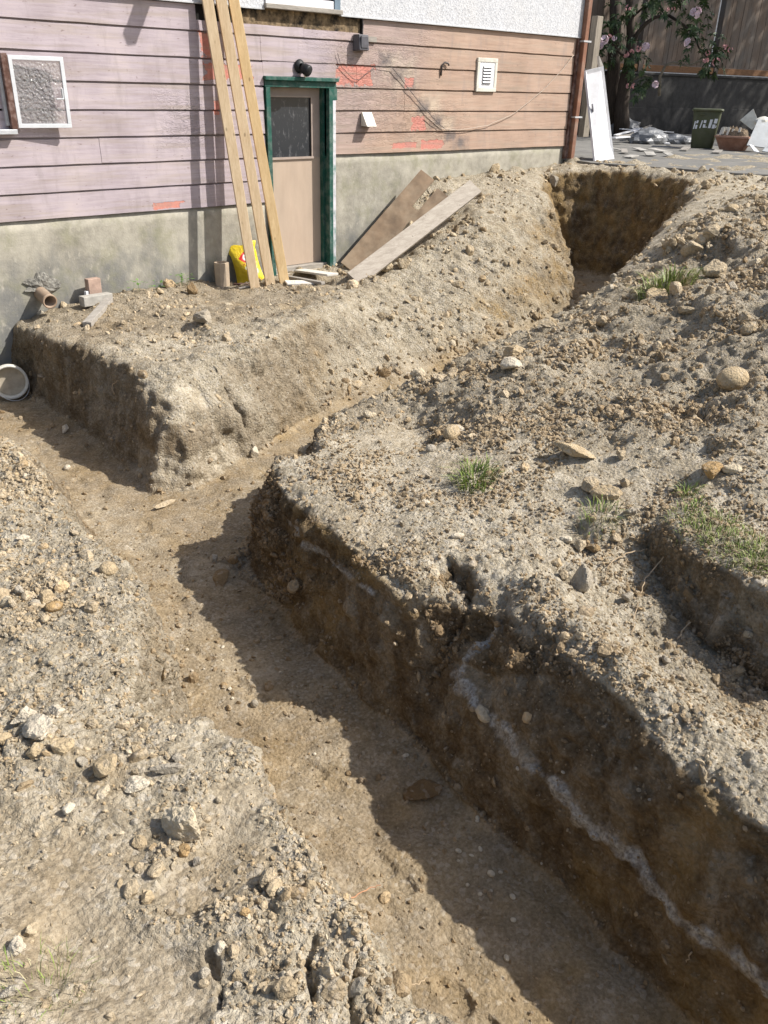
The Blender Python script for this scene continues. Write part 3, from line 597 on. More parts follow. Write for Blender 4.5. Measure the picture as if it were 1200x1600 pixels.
# ------------------------------------------------------------------ paved yard behind
M_SLAB = concrete_material('worn_yard_concrete', (0.175, 0.168, 0.152), (0.095, 0.09, 0.085), (0.26, 0.245, 0.215))
def make_slab():
    edge = [(4.70, -.12), (4.62, -.5), (4.75, -.95), (4.85, -1.35), (4.98, -1.7), (5.0, -2.1), (5.15, -2.6), (5.6, -3.0), (6.6, -3.4), (8.5, -3.9), (12, -4.5), (40, -4.5)]
    pl = []
    for a, b in zip(edge, edge[1:]):
        n = max(1, int(math.hypot(b[0] - a[0], b[1] - a[1]) / .12)) if a[0] < 9 else 1
        for i in range(n):
            t = i / n; j = .035 if a[0] < 9 else 0
            pl.append((a[0] + (b[0] - a[0]) * t + rnd.uniform(-j, j), a[1] + (b[1] - a[1]) * t + rnd.uniform(-j, j)))
    pl += [(40, -4.5), (40, 40), (-3, 40), (-3, 9), (4.70, 9)]
    n = len(pl); zt, zb = 0.985, 0.86
    vs = [(x, y, zt) for x, y in pl] + [(x, y, zb) for x, y in pl]
    fs = [tuple(range(n))] + [(i, n + i, n + (i + 1) % n, (i + 1) % n) for i in range(n)]
    me = link_mesh('pavement', vs, fs, M_SLAB)
    bm = bmesh.new(); bm.from_mesh(me.data); bmesh.ops.triangulate(bm, faces=[f for f in bm.faces if len(f.verts) > 4]); bmesh.ops.recalc_face_normals(bm, faces=bm.faces); bm.to_mesh(me.data); bm.free()
    tag(me, 'worn grey concrete yard behind the trench', None, None, 'structure')
make_slab()

# ------------------------------------------------------------------ house
house = thing('house', 'old house with peeling mauve and salmon lap siding over a concrete foundation', 'house', (0, 0, 0))
EXPO, Z0 = 0.22, 0.725
def siding_board(x0, x1, k, z0=None, z1=None):
    zb = Z0 + EXPO * k if z0 is None else z0; zt = zb + EXPO + .02 if z1 is None else z1
    n = max(2, int((x1 - x0) / .22)); v = []; f = []
    lip = min(zt - .004, zb + EXPO - .015)
    for i in range(n + 1):
        x = x0 + (x1 - x0) * i / n; e = rnd.uniform(-.002, .002); ez = rnd.uniform(-.0022, .0022)
        v += [(x, .0055, zt), (x, .005, lip), (x, -.019 + e, lip - .002 + ez), (x, -.027 + e, zb + ez), (x, -.004, zb + ez - .001), (x, .0058, zb + .01)]
    for i in range(n):
        a, b = i * 6, i * 6 + 6
        for q in range(6): f.append((a + q, a + (q + 1) % 6, b + (q + 1) % 6, b + q))
    f += [(5, 4, 3, 2, 1, 0), tuple(n * 6 + q for q in range(6))]
    return link_mesh('siding_board', v, f, M_SIDE, house)
XL, XR = -7.6, 4.60
gap = .0025
cuts = {0: [-4.4], 1: [-3.9], 2: [-2.2], 3: [], 4: [-3.6], 5: [-4.1], 6: [-.43], 7: [.10], }
for k in range(0, 9):
    top = 2.478
    spans = []
    if k < 2: spans = [(XL, -.395)]
    elif k < 5: spans = [(XL, -.412), (.485, XR)]
    elif k == 5: spans = [(XL, -.412), (.512, XR)]
    elif k == 6: spans = [(XL, XR)]
    else: spans = [(XL, XR)]
    if k == 8: spans = []
    for a, b in spans:
        xs = [a] + [c for c in cuts.get(k, []) if a < c < b] + [b]
        if b > 3 and b - a > 3.5 and k in (2, 4, 5): xs = [a, 1.52 if k == 4 else 2.3 - .3 * k, b]
        for p, q in zip(xs, xs[1:]):
            zt = None
            if k == 7:   # the course under the render, cut away at the rotted strip
                if q <= .11 and p < -1: 
                    siding_board(p, -1.13, k, None, top); siding_board(-1.13 + gap, q - gap, k, None, 2.352); continue
                siding_board(p, .86 - gap, k, None, 2.345); siding_board(.86, q, k, None, top); continue
            z0 = 1.925 if False else None
            siding_board(p, q - gap, k, z0, zt)
# course k=5 passes above the door head only where the head casing ends
siding_board(-.412, .512, 5.46, 1.911, Z0 + EXPO * 6 + .02)
MB().box(-1.13, -.655, -.004, .05, 2.345, 2.50).build('black_sheathing', M_DARK, house)
MB().box(-.655, .0, -.006, .05, 2.335, 2.50).build('rotted_sheathing', M_ROT, house)
MB().box(.004, .50, -.007, .05, 2.335, 2.50).build('rotted_sheathing', M_ROT, house)
MB().box(.504, .855, -.006, .05, 2.335, 2.50).build('rotted_sheathing', M_ROT, house)
MB().box(.853, .872, -.026, .0, 2.30, 2.50).build('sheathing_gap', M_DARK, house)
# backing wall behind the boards
MB().box(XL, -.34, .006, .25, .70, 2.60).build('wall_backing', M_DARK, house)
MB().box(.40, XR, .006, .25, 1.15, 2.60).build('wall_backing', M_DARK, house)
MB().box(-.34, .40, .006, .25, 1.86, 2.60).build('wall_backing', M_DARK, house)
# foundation: cast concrete, wavy face with form-board steps
def foundation(x0, x1, z0, z1, holes=()):
    nx, nz = int((x1 - x0) / .1), max(3, int((z1 - z0) / .1)); v = []; f = []
    X = np.linspace(x0, x1, nx + 1); Z = np.linspace(z0, z1, nz + 1)
    G = np.array([(x, 0.0, z) for z in Z for x in X]); off = .006 * fbm(G, .5, 3, 71) + .004 * np.floor((G[:, 2] - z0) / .29) % 2 * .004
    for g, o in zip(G, off): v.append((g[0], -.002 + o, g[2]))
    for j in range(nz):
        for i in range(nx): a = j * (nx + 1) + i; f.append((a, a + 1, a + nx + 2, a + nx + 1))
    nb = len(v); v += [(x0, .24, z0), (x1, .24, z0), (x1, .24, z1), (x0, .24, z1)]
    top = [nz * (nx + 1) + i for i in range(nx + 1)]; f.append(tuple(top) + (nb + 2, nb + 3))
    f.append(tuple(j * (nx + 1) for j in range(nz + 1)) + (nb + 3, nb)); f.append(tuple((j + 1) * (nx + 1) - 1 for j in range(nz, -1, -1)) + (nb + 1, nb + 2))
    f.append((nb, nb + 3, nb + 2, nb + 1))
    return link_mesh('foundation_wall', v, f, M_FOUND, house, True)
foundation(XL, -.395, -1.0, .722)
foundation(.455, 4.63, -.25, 1.162)
MB().box(-.41, .47, .02, .30, -.6, -.045).build('door_step', M_FOUND, house)
# broken hole round the drain pipe
hp = MB(); ring = []
for k in range(18):
    a = 2 * math.pi * k / 18; r1 = rnd.uniform(.10, .17); ring.append((-2.90 + r1 * 1.25 * math.cos(a), .16 + r1 * .75 * math.sin(a)))
M_BROKEN = mat('broken_mortar', (0.20, 0.19, 0.165), 0.95, 0.55, 25, 1.0, 50, bdist=0.02)
vs = [(x, -.008, z) for x, z in ring]; inner = []
for k in range(18):
    x, z = ring[k]; inner.append((-2.90 + (x + 2.90) * .55, -.03 + rnd.uniform(-.012, .012), .14 + (z - .16) * .55))
vs += inner + [(-2.90, -.026, .14)]
hp.add(vs, [(k, (k + 1) % 18, 18 + (k + 1) % 18, 18 + k) for k in range(18)] + [(18 + k, 18 + (k + 1) % 18, 36) for k in range(18)])
hp.build('mortar_patch', M_BROKEN, house)
pd = Vector((-.05, -1, -.14)).normalized(); pc = Vector((-2.93, .05, .10))
pp = MB().lathe([(.060, 0), (.060, .27), (.064, .275), (.064, .30), (.050, .30), (.048, .02), (.0, .02)], pc, pd, 24).build('drain_pipe', M_CLAY, house, True)
# render above, with its drip flashing
st = MB(); st.box(XL, .0 - .37, -.045, .24, 2.487, 4.6); st.box(.545, 4.665, -.045, .24, 2.487, 4.6); st.box(-.37, .545, -.045, .24, 3.6, 4.6)
st.build('rendered_upper_wall', M_STUCCO, house)
MB().box(XL, -.39, -.056, -.02, 2.474, 2.486).build('drip_flashing', M_FLASH, house)
MB().box(.56, 4.665, -.058, -.02, 2.476, 2.486).build('drip_flashing', M_FLASH, house)
MB().box(XL, 4.665, .24, 7.0, -.6, 4.58).build('house_body', M_STUCCO, house)
rf = MB(); rf.hexa([(XL - .1, -.12, 4.6), (4.75, -.12, 4.6), (4.75, 7.1, 4.6), (XL - .1, 7.1, 4.6), (XL + 2.5, 3.2, 6.0), (2.2, 3.2, 6.0), (2.2, 3.8, 6.0), (XL + 2.5, 3.8, 6.0)]).build('roof', M_GREYWOOD, house)
MB().bar((-1.0, .1, 3.62), (-.89, -.9, 3.43), .075, .14).build('deck_joist', M_GREYWOOD, house)
# upper window: sill, frame, sash
uw = MB().box(-.36, .53, -.02, .0, 2.535, 3.5).build('upper_window', M_WHITE, house)
MB().box(-.39, .56, -.085, -.002, 2.488, 2.528).build('window_sill', M_GREYWOOD, uw, bevel=.004)
MB().box(-.375, -.31, -.06, -.02, 2.529, 3.5).build('window_frame', M_WHITE, uw)
MB().box(.47, .542, -.062, -.02, 2.529, 3.5).build('window_frame', mat('blue_grey_trim', (.16, .22, .27), .5), uw)
MB().box(-.31, .47, -.052, -.02, 2.529, 2.60).build('sash_rail', M_WHITE, uw, bevel=.004)
MB().box(-.31, .47, -.03, -.021, 2.60, 3.5).build('window_pane', M_DGLASS, uw)
# ---- door
door = thing('entry_door', None, None, (0, 0, 0)); door.parent = house
jd = .16
MB().box(-.40, -.348, -.045, jd, -.08, 1.81).build('door_casing', M_GREEN, door, bevel=.003)
MB().box(.40, .452, -.05, jd, -.05, 1.81).build('door_casing', M_GREEN, door, bevel=.003)
MB().box(.452, .497, -.042, .03, -.05, 1.70).build('flaking_edge_trim', M_GREENWHITE, door, bevel=.003)
MB().box(.452, .512, -.046, .03, 1.70, 1.81).build('edge_trim', M_GREEN, door, bevel=.003)
MB().box(-.405, .505, -.035, jd, 1.812, 1.872).build('head_jamb', M_GREEN, door, bevel=.003)
MB().box(-.418, .518, -.07, .0, 1.873, 1.908).build('head_casing', M_GREEN, door, bevel=.004)
MB().box(-.344, -.318, .02, jd - .02, -.04, 1.81).build('door_stop', M_GREEN, door)
MB().box(.372, .399, .03, jd - .02, -.04, 1.81).build('door_stop', M_GREEN, door)
y0 = .085
MB().box(-.344, .40, y0, y0 + .04, .02, 1.135).build('door_panel', M_DOOR, door)
MB().box(-.344, -.30, y0 - .001, y0 + .04, 1.137, 1.81).build('door_stile', M_DOORTRIM, door)
MB().box(.265, .40, y0 - .001, y0 + .04, 1.137, 1.81).build('door_stile', M_DOORTRIM, door)
MB().box(-.30, .265, y0 - .001, y0 + .04, 1.735, 1.81).build('door_rail', M_DOORTRIM, door)
fr = MB(); fr.box(-.30, -.285, y0 - .014, y0, 1.135, 1.735); fr.box(.25, .265, y0 - .014, y0, 1.135, 1.735); fr.box(-.285, .25, y0 - .014, y0, 1.72, 1.735); fr.box(-.31, .275, y0 - .018, y0, 1.125, 1.147)
fr.build('glazing_bead', M_DOORTRIM, door)
MB().box(-.286, .251, y0 + .008, y0 + .014, 1.147, 1.721).build('door_glass', M_DGLASS, door)
MB().box(-.345, .40, .005, jd, -.045, .015).build('threshold', M_GREYWOOD, door, bevel=.006)
MB().box(-.345, .40, -.06, .004, -.085, -.035).build('sill_board', wood_material('scuffed_sill_wood', (.30, .25, .18), (.52, .46, .36)), door, bevel=.006)
# ---- lamp over the door
lamp = MB().lathe([(.0, .0), (.062, .0), (.066, .012), (.052, .03), (.03, .042)], (.03, -.026, 2.005), (.0, -1, 0), 20).build('wall_lamp', M_BLACK, house, True)
MB().lathe([(.028, 0), (.05, .03), (.058, .085), (.05, .10), (.0, .10)], (.035, -.062, 2.00), (.35, -.85, -.42), 18).build('lamp_socket', M_BLACK, lamp, True)
MB().tube([(.04, -.10, 1.95), (.035, -.11, 1.93), (.045, -.115, 1.905)], [.011, .014, .007], 8).build('lamp_holder', M_OFFWHITE, lamp, True)
# ---- junction box
jb = MB().hexa([(.74, -.03, 2.17), (.90, -.03, 2.17), (.90, -.028, 2.325), (.74, -.028, 2.325), (.755, -.125, 2.18), (.885, -.125, 2.18), (.885, -.11, 2.325), (.755, -.11, 2.325)])
jb = jb.build('junction_box', M_GREYBOX, house, bevel=.006)
MB().box(.772, .868, -.131, -.116, 2.20, 2.31).build('box_lid', M_GREYBOX, jb, bevel=.004)
MB().box(.90, 1.06, -.045, -.03, 2.265, 2.315).build('mounting_strip', M_GREYWOOD, jb)
# ---- vent hood: sloped white cowl
vh = MB().add([(.86, -.030, 1.585), (1.0, -.030, 1.585), (1.0, -.030, 1.445), (.86, -.030, 1.445), (.86, -.05, 1.585), (1.0, -.05, 1.585), (1.0, -.14, 1.445), (.86, -.14, 1.445)],
     [(0, 1, 5, 4), (4, 5, 6, 7), (0, 4, 7, 3), (1, 2, 6, 5), (0, 3, 2, 1), (3, 7, 6, 2)]).build('vent_hood', M_OFFWHITE, house, bevel=.003)
MB().box(.872, .988, -.128, -.032, 1.440, 1.4445).build('vent_flap', M_DARK, vh)
# ---- louvred vent
lv = MB(); lv.box(2.685, 3.045, -.05, -.02, 2.135, 2.18); lv.box(2.685, 3.045, -.05, -.02, 1.815, 1.86); lv.box(2.685, 2.73, -.049, -.02, 1.86, 2.135); lv.box(3.0, 3.045, -.049, -.02, 1.86, 2.135)
lv = lv.build('louvre_vent', M_OFFWHITE, house, bevel=.004)
MB().box(2.73, 3.0, -.043, -.022, 1.86, 2.135).build('vent_plate', M_WHITE, lv)
for i in range(6):
    z = 1.915 + i * .033
    MB().hexa([(2.79, -.043, z), (2.94, -.043, z), (2.94, -.0435, z + .016), (2.79, -.0435, z + .016), (2.79, -.062, z - .004), (2.94, -.062, z - .004), (2.94, -.046, z + .018), (2.79, -.046, z + .018)]).build('louvre_slat', M_WHITE, lv)
    MB().box(2.79, 2.94, -.0445, -.0425, z - .012, z - .003).build('louvre_slot', M_DARK, lv)
# ---- hook, cables
MB().tube([(2.08, -.033, 1.97), (2.085, -.036, 2.08), (2.12, -.045, 2.11), (2.17, -.05, 2.10), (2.185, -.05, 2.08)], .011, 6).build('wall_hook', M_DCABLE, house, True)
def cable(name, pts, r, m):
    P2 = []
    for a, b in zip(pts, pts[1:]):
        for i in range(6): t = i / 6; P2.append(tuple(a[k] + (b[k] - a[k]) * t + rnd.uniform(-.003, .003) for k in range(3)))
    P2.append(pts[-1]); return MB().tube(P2, r, 5).build(name, m, house, True)
cable('pale_cable', [(4.55, -.04, 2.27), (4.3, -.05, 2.07), (3.95, -.05, 1.84), (3.45, -.05, 1.58), (2.95, -.05, 1.44), (2.4, -.05, 1.39), (2.1, -.05, 1.41), (1.85, -.05, 1.55)], .0035, M_CABLE)
cable('dark_cable', [(1.30, -.045, 2.03), (1.55, -.045, 1.83), (1.8, -.045, 1.64), (2.05, -.045, 1.47), (2.2, -.045, 1.40)], .004, M_DCABLE)
cable('dark_cable', [(.52, -.04, 2.14), (.57, -.04, 2.02), (.74, -.04, 1.905), (.82, -.04, 1.90), (.95, -.04, 1.98), (1.08, -.04, 2.04), (1.3, -.045, 2.03)], .003, M_DCABLE)
cable('dark_cable', [(.865, -.035, 2.50), (.87, -.035, 2.40), (.862, -.04, 2.33)], .008, M_DCABLE)
# ---- downpipe at the corner
dp = MB().box(4.655, 4.735, -.115, -.045, 1.0, 4.6).build('downpipe', M_BROWNPIPE, house, bevel=.008)
MB().box(4.60, 4.653, -.05, .10, 1.0, 2.47).build('corner_board', M_DARKWOOD, house)
for z in (1.52, 2.43): MB().box(4.64, 4.80, -.12, -.04, z, z + .02).build('pipe_bracket', M_FLASH, dp)
# ---- set-back wing past the corner
MB().box(4.668, 4.98, .35, .6, 2.44, 4.6).build('wing_render', M_STUCCO, house)
MB().box(4.668, 4.93, .36, .6, 1.70, 2.43).build('wing_panel', M_PINKPANEL, house)
MB().box(4.668, 4.86, .37, .6, 1.15, 1.69).build('wing_panel', mat('grey_shed_board', (.16, .15, .155), .8), house)
MB().box(4.668, 4.98, .5, .7, .99, 2.43).build('wing_recess', M_DARK, house)
# ---- casement window, folded open against the wall
cw = thing('casement_window', None, None, (0, 0, 0)); cw.parent = house
hx = -2.925
MB().box(hx - .05, hx, -.10, .0, 1.455, 2.01).build('window_jamb', M_DARKWOOD, cw, bevel=.004)
MB().box(hx - .075, hx - .052, -.06, .0, 1.48, 2.0).build('inner_frame', M_FLASH, cw)
MB().box(hx - .9, hx - .078, .001, .02, 1.48, 2.0).build('window_opening', M_DARK, cw)
MB().box(hx - .9, hx - .01, -.10, .0, 1.415, 1.453).build('window_sill', M_FLASH, cw, bevel=.004)
ang = math.radians(6); ux, uy = math.cos(ang), -math.sin(ang); o = Vector((hx + .012, -.068, 1.462)); Wd, Ht = .44, .535
ex, ez, ey = Vector((ux, uy, 0)), Vector((0, 0, 1)), Vector((uy, -ux, 0)) * -1
def sb(a0, a1, z0, z1, d0, d1):
    c = o + ex * (a0 + a1) / 2 + ez * (z0 + z1) / 2 + ey * (d0 + d1) / 2
    return MB().obox(c, ex * (a1 - a0) / 2, ey * (d1 - d0) / 2, ez * (z1 - z0) / 2)
for nm, a in (('sash_rail', (0, Wd, 0, .032, -.012, .012)), ('sash_rail', (0, Wd, Ht - .032, Ht, -.012, .012)), ('sash_stile', (0, .03, .0325, Ht - .0325, -.0125, .0125)), ('sash_stile', (Wd - .03, Wd, .0325, Ht - .0325, -.0125, .0125))):
    sb(*a).build(nm, M_ALU, cw, bevel=.002)
m, nt, b = NT('obscure_glass'); co = objco(nt)
v = nd(nt, 'TexVoronoi', {'Vector': nd(nt, 'Mapping', {'Vector': co, 'Scale': (1.2, 1.2, 1)}).outputs[0], 'Scale': 42.0}, feature='SMOOTH_F1').outputs['Distance']
b.inputs['Base Color'].default_value = (.78, .77, .76, 1); b.inputs['Transmission Weight'].default_value = 0.84; b.inputs['Roughness'].default_value = 0.10; b.inputs['IOR'].default_value = 1.3
nt.links.new(bmp(nt, v, .9, .018), b.inputs['Normal'])
sb(.03, Wd - .03, .032, Ht - .032, -.003, .003).build('obscure_pane', m, cw)
sb(Wd - .055, Wd - .04, .22, .30, -.035, -.013).build('sash_handle', M_FLASH, cw, bevel=.003)
sb(Wd - .11, Wd - .045, .215, .228, -.045, -.03).build('sash_handle', M_FLASH, cw, bevel=.003)

# ------------------------------------------------------------------ retaining wall and board fence at the back
FA, FB = Vector((12.3,4.194,2.264)), Vector((16.983,3.297,2.27))
fu = Vector((FB.x - FA.x, FB.y - FA.y, 0)); flen = fu.length; fu.normalize(); fn = Vector((fu.y, -fu.x, 0))   # fn faces the camera
ftop = (FA.z + FB.z) / 2
def fpt(a, d, z): return FA + fu * a + fn * d + Vector((0, 0, z - FA.z))
def fbox(mb, a0, a1, d0, d1, z0, z1):
    return mb.hexa([fpt(a0, d0, z0), fpt(a1, d0, z0), fpt(a1, d1, z0), fpt(a0, d1, z0), fpt(a0, d0, z1), fpt(a1, d0, z1), fpt(a1, d1, z1), fpt(a0, d1, z1)])
rw = thing('retaining_wall', 'blackened concrete retaining wall below the board fence', 'wall', fpt(0, 0, .95))
fbox(MB(), -4, 7, -.3, -.04, .9, ftop - .06).build('wall_body', M_RETAIN, rw)
fbox(MB(), -4, 7, -.32, .0, ftop - .058, ftop).build('wall_coping', M_RETAIN, rw, bevel=.02)
fbox(MB(), -4, 7, -.05, -.015, .9, 1.55).build('wall_plinth', M_RETAIN, rw, bevel=.01)
M_FENCE = [wood_material('fence_board_wood_%d' % i, lo, hi, along=(9, 9, 1), scale=4, grey=g) for i, (lo, hi, g) in enumerate([
    ((.105, .075, .054), (.185, .14, .108), (.14, .122, .105)), ((.12, .088, .065), (.205, .16, .125), (.15, .135, .12)), ((.09, .068, .052), (.165, .128, .10), (.13, .118, .105))])]
M_RAIL = wood_material('brown_fence_rail', (.13, .065, .03), (.24, .13, .065), along=(1, 8, 8))
fence = thing('board_fence', 'weathered brown board fence standing on the dark retaining wall', 'fence', fpt(0, 0, ftop))
fz0, fz1 = ftop + .16, ftop + 1.72
a = -4.0; i = 0
posts = [-2.2, .35, 2.88, 5.4]
while a < 7:
    wd = .145
    if not any(abs(a + wd / 2 - p) < .14 for p in posts):
        fbox(MB(), a, a + wd - .006, -.13 + rnd.uniform(-.006, .006), -.11 + rnd.uniform(-.004, .004), fz0, fz1 + rnd.uniform(-.01, .01)).build('fence_board', M_FENCE[i % 3 if rnd.random() < .7 else 0], fence)
    a += wd; i += 1
for p in posts: fbox(MB(), p - .07, p + .07, -.20, -.05, ftop + .001, fz1 + .25).build('fence_post', M_FENCE[2], fence, bevel=.006)
for p, q in zip(posts, posts[1:]):
    fbox(MB(), p + .072, q - .072, -.17, -.07, ftop + .02, fz0 - .004).build('bottom_rail', M_RAIL, fence, bevel=.005)
    fbox(MB(), p + .072, q - .072, -.17, -.08, fz1 + .012, fz1 + .10).build('top_rail', M_FENCE[0], fence, bevel=.005)
nb = thing('neighbour_house', 'grey neighbouring wall showing above the board fence', 'house', fpt(3, -6, .95))
fbox(MB(), -9, 12, -8, -5, .9, 6.5).build('wall', mat('grey_neighbour_render', (.16, .17, .19), .8), nb)
fbox(MB(), -9.4, 12.4, -8.4, -4.6, 6.5, 6.8).build('roof', M_DARKWOOD, nb)

# ------------------------------------------------------------------ rhododendron against the wall
M_BARK = mat('dark_bark', (.055, .042, .032), .9, .4, 20, .6, 40, stretch=(2, 2, .4))
M_STEM = mat('pale_stem', (.17, .145, .105), .85, .3, 20, .4, 40)
def leaf_mat(name, lo, hi):
    m, nt, b = NT(name); g = nd(nt, 'NewGeometry').outputs['Random Per Island']
    nt.links.new(ramp(nt, g, [(0, lo), (.6, hi), (1, tuple(k * 1.5 for k in hi))]), b.inputs['Base Color']); b.inputs['Roughness'].default_value = .5
    b.inputs['Subsurface Weight'].default_value = 0.0; b.inputs['Specular IOR Level'].default_value = .35
    return m
M_LEAF = leaf_mat('rhododendron_leaf', (.018, .035, .013), (.052, .085, .028))
FW = 20.2
rh = thing('rhododendron', 'dark rhododendron with pink blossom trusses in front of the fence', 'shrub', (11.617,3.735,1.075))
trunk = [(11.618,3.734,1.062), (11.554,3.792,1.53), (11.548,3.798,2.026), (11.58,3.769,2.452), (11.551,3.795,2.866), (11.477,3.863,3.327), (11.378,3.953,3.999)]
MB().tube(trunk, [.19, .15, .13, .11, .09, .08, .06], 10).build('trunk', M_BARK, rh, True)
MB().tube([(11.718,4.049,1.136), (11.606,4.152,2.146), (11.556,4.198,2.873), (11.45,4.295,3.912)], [.17, .14, .13, .11], 10).build('trunk', M_BARK, rh, True)
for pts, r, mm in (([(11.568,3.78,2.725), (11.553,3.658,2.957), (11.581,3.497,3.139), (11.617,3.328,3.239), (11.816,3.146,3.279)], .055, M_BARK), ([(11.816,3.146,3.279), (11.993,2.849,3.1), (12.162,2.694,2.934)], .03, M_BARK), ([(11.597,3.753,1.781), (11.465,3.603,2.052), (11.601,3.479,2.177), (11.716,3.238,2.158)], .035, M_STEM),
                   ([(11.685,2.995,1.8), (11.649,3.028,2.159), (11.709,2.973,2.373), (11.73,2.818,2.432), (11.963,2.605,2.37), (12.188,2.399,2.505)], .035, M_STEM), ([(11.58,3.769,2.452), (11.2,3.845,2.616), (10.955,3.934,2.724)], .03, M_BARK), ([(11.49,3.851,3.213), (11.499,3.572,3.409), (11.648,3.3,3.454)], .03, M_BARK), ([(12.162,2.694,2.934), (12.172,2.549,2.702), (12.324,2.41,2.534)], .022, M_BARK)):
    MB().tube(pts, [r * (1 - .5 * i / (len(pts) - 1)) for i in range(len(pts))], 7).build('branch', mm, rh, True)
CL = [((10.955,3.934,2.724), 30), ((11.135,3.905,3.102), 24), ((11.33,3.591,2.549), 24), ((11.415,3.377,2.434), 18), ((11.217,3.83,3.332), 34), ((11.455,3.476,3.447), 30), ((11.716,3.102,3.361), 24), ((12.06,2.787,3.034), 20), ((12.15,2.705,3.218), 24), ((12.129,2.453,2.642), 36), ((12.304,2.293,2.509), 28), ((11.987,2.583,2.684), 20), ((12.425,2.182,2.606), 18), ((11.422,3.371,1.885), 18), ((11.483,3.18,1.986), 15), ((10.89,4.129,3.013), 18), ((11.8,3.025,3.52), 28), ((12.169,2.688,3.487), 24), ((11.354,3.569,2.266), 14), ((11.021,4.009,2.433), 16), ((11.574,3.368,3.652), 30), ((12.077,2.637,2.894), 12), ((12.219,2.371,2.297), 12)]
lv, lf = [], []
for c, rp in CL:
    R = rp * .0138; c = Vector(c)
    for k in range(int(2 + rp * .40)):
        d = Vector((rnd.gauss(0, 1), rnd.gauss(0, 1), rnd.gauss(0, 1))).normalized() * R * rnd.random() ** .45; tip = c + d
        ax = (d.normalized() + Vector((0, 0, .8))).normalized(); e1 = ax.orthogonal().normalized(); e2 = ax.cross(e1); n = rnd.randint(8, 12); ph = rnd.random() * 6
        for q in range(n):
            t = ph + 2 * math.pi * q / n; out = (e1 * math.cos(t) + e2 * math.sin(t)) * rnd.uniform(.8, 1) + ax * rnd.uniform(-.35, .55); out.normalize()
            L = rnd.uniform(.08, .14); sd_ = out.cross(ax).normalized() * L * .17; dr = Vector((0, 0, -.25 * L))
            b0 = len(lv); p1 = tip + out * L * .5; p2 = tip + out * L + dr
            lv += [tip, p1 - sd_, p2, p1 + sd_]; lf += [(b0, b0 + 1, b0 + 2), (b0, b0 + 2, b0 + 3)]
tag(link_mesh('crown', lv, lf, M_LEAF, rh), kind='stuff')
M_FLOW = mat('pale_pink_petals', (.66, .53, .57), .6, .18, 30, 0); M_BUD = mat('pink_buds', (.50, .26, .25), .6, .25, 30, 0)
for c, rp, bud in [((11.854,2.569,3.307), 11, 0), ((11.644,2.49,2.77), 9, 0), ((10.636,3.819,2.8), 9, 0), ((10.59,3.861,2.684), 6, 0), ((11.191,3.176,2.69), 8, 0), ((11.089,3.269,2.653), 6, 1), ((10.937,3.544,3.371), 6, 1), ((10.909,3.434,2.544), 6, 1), ((10.982,3.367,2.581), 6, 1), ((11.946,2.214,2.474), 6, 1), ((12.104,2.07,2.444), 8, 1), ((12.28,1.908,2.667), 5, 1), ((12.195,1.986,2.72), 5, 1), ((11.334,2.909,2.012), 7, 0), ((11.016,3.336,1.963), 6, 1), ((11.093,3.266,1.978), 5, 1), ((11.956,2.205,2.599), 5, 1), ((11.43,2.958,3.36), 4, 1), ((11.515,2.88,3.362), 4, 1), ((10.788,3.681,2.827), 5, 0), ((10.715,3.747,2.871), 4, 1)]:
    mb = MB(); c = Vector(c); R = rp * .0115
    for k in range(14 if not bud else 6):
        d = Vector((rnd.gauss(0, 1), rnd.gauss(0, 1), rnd.gauss(0, .8))).normalized(); p = c + d * R * .55
        e1 = d.orthogonal().normalized(); e2 = d.cross(e1); s = R * .5
        ring = [p + (e1 * math.cos(t) + e2 * math.sin(t)) * s * (1 if i % 2 else .75) + d * s * .5 for i, t in enumerate(2 * math.pi * k2 / 10 for k2 in range(10))]
        mb.add([p] + ring, [(0, i + 1, (i + 1) % 10 + 1) for i in range(10)])
    mb.build('blossom', M_BUD if bud else M_FLOW, rh)

# ------------------------------------------------------------------ unseen tree, added beyond the right edge to shade the back fence
ft = fpt(2.2, 0, 2.6); tc = ft + sun_dir * 11.0
tr = thing('tree', 'unseen leafy tree added beyond the right edge to shade the back fence', 'tree', (tc.x + 1.0, tc.y - .5, .95))
MB().tube([(tc.x + 1.0, tc.y - .5, .9), (tc.x + .8, tc.y - .4, 3.0), (tc.x + .3, tc.y - .1, 6.0), (tc.x, tc.y, tc.z + 1)], [.28, .22, .16, .06], 10).build('trunk', M_BARK, tr, True)
for k in range(7):
    a = k * .9; e = Vector((math.cos(a) * 2.2, math.sin(a) * 2.2, rnd.uniform(-.3, 1.4))); MB().tube([(tc.x + .3, tc.y - .1, tc.z - 1.6 + .3 * k), tc + e * .5 + Vector((0, 0, -.3)), tc + e], [.08, .05, .02], 7).build('limb', M_BARK, tr, True)
lv, lf = [], []
for k in range(5200):
    d = Vector((rnd.gauss(0, 1), rnd.gauss(0, 1), rnd.gauss(0, 1))).normalized(); q = tc + Vector((d.x * 4.2, d.y * 4.2, d.z * 2.1)) * rnd.random() ** .4 * (1 + .2 * math.sin(5 * d.x + 3 * d.y))
    n = Vector((rnd.gauss(0, 1), rnd.gauss(0, 1), rnd.gauss(.4, 1))).normalized(); e1 = n.orthogonal().normalized() * rnd.uniform(.09, .16); e2 = n.cross(e1) * .6
    b = len(lv); lv += [q - e1, q - e2, q + e1, q + e2]; lf.append((b, b + 1, b + 2, b + 3))
tag(link_mesh('crown', lv, lf, M_LEAF, tr), kind='stuff')

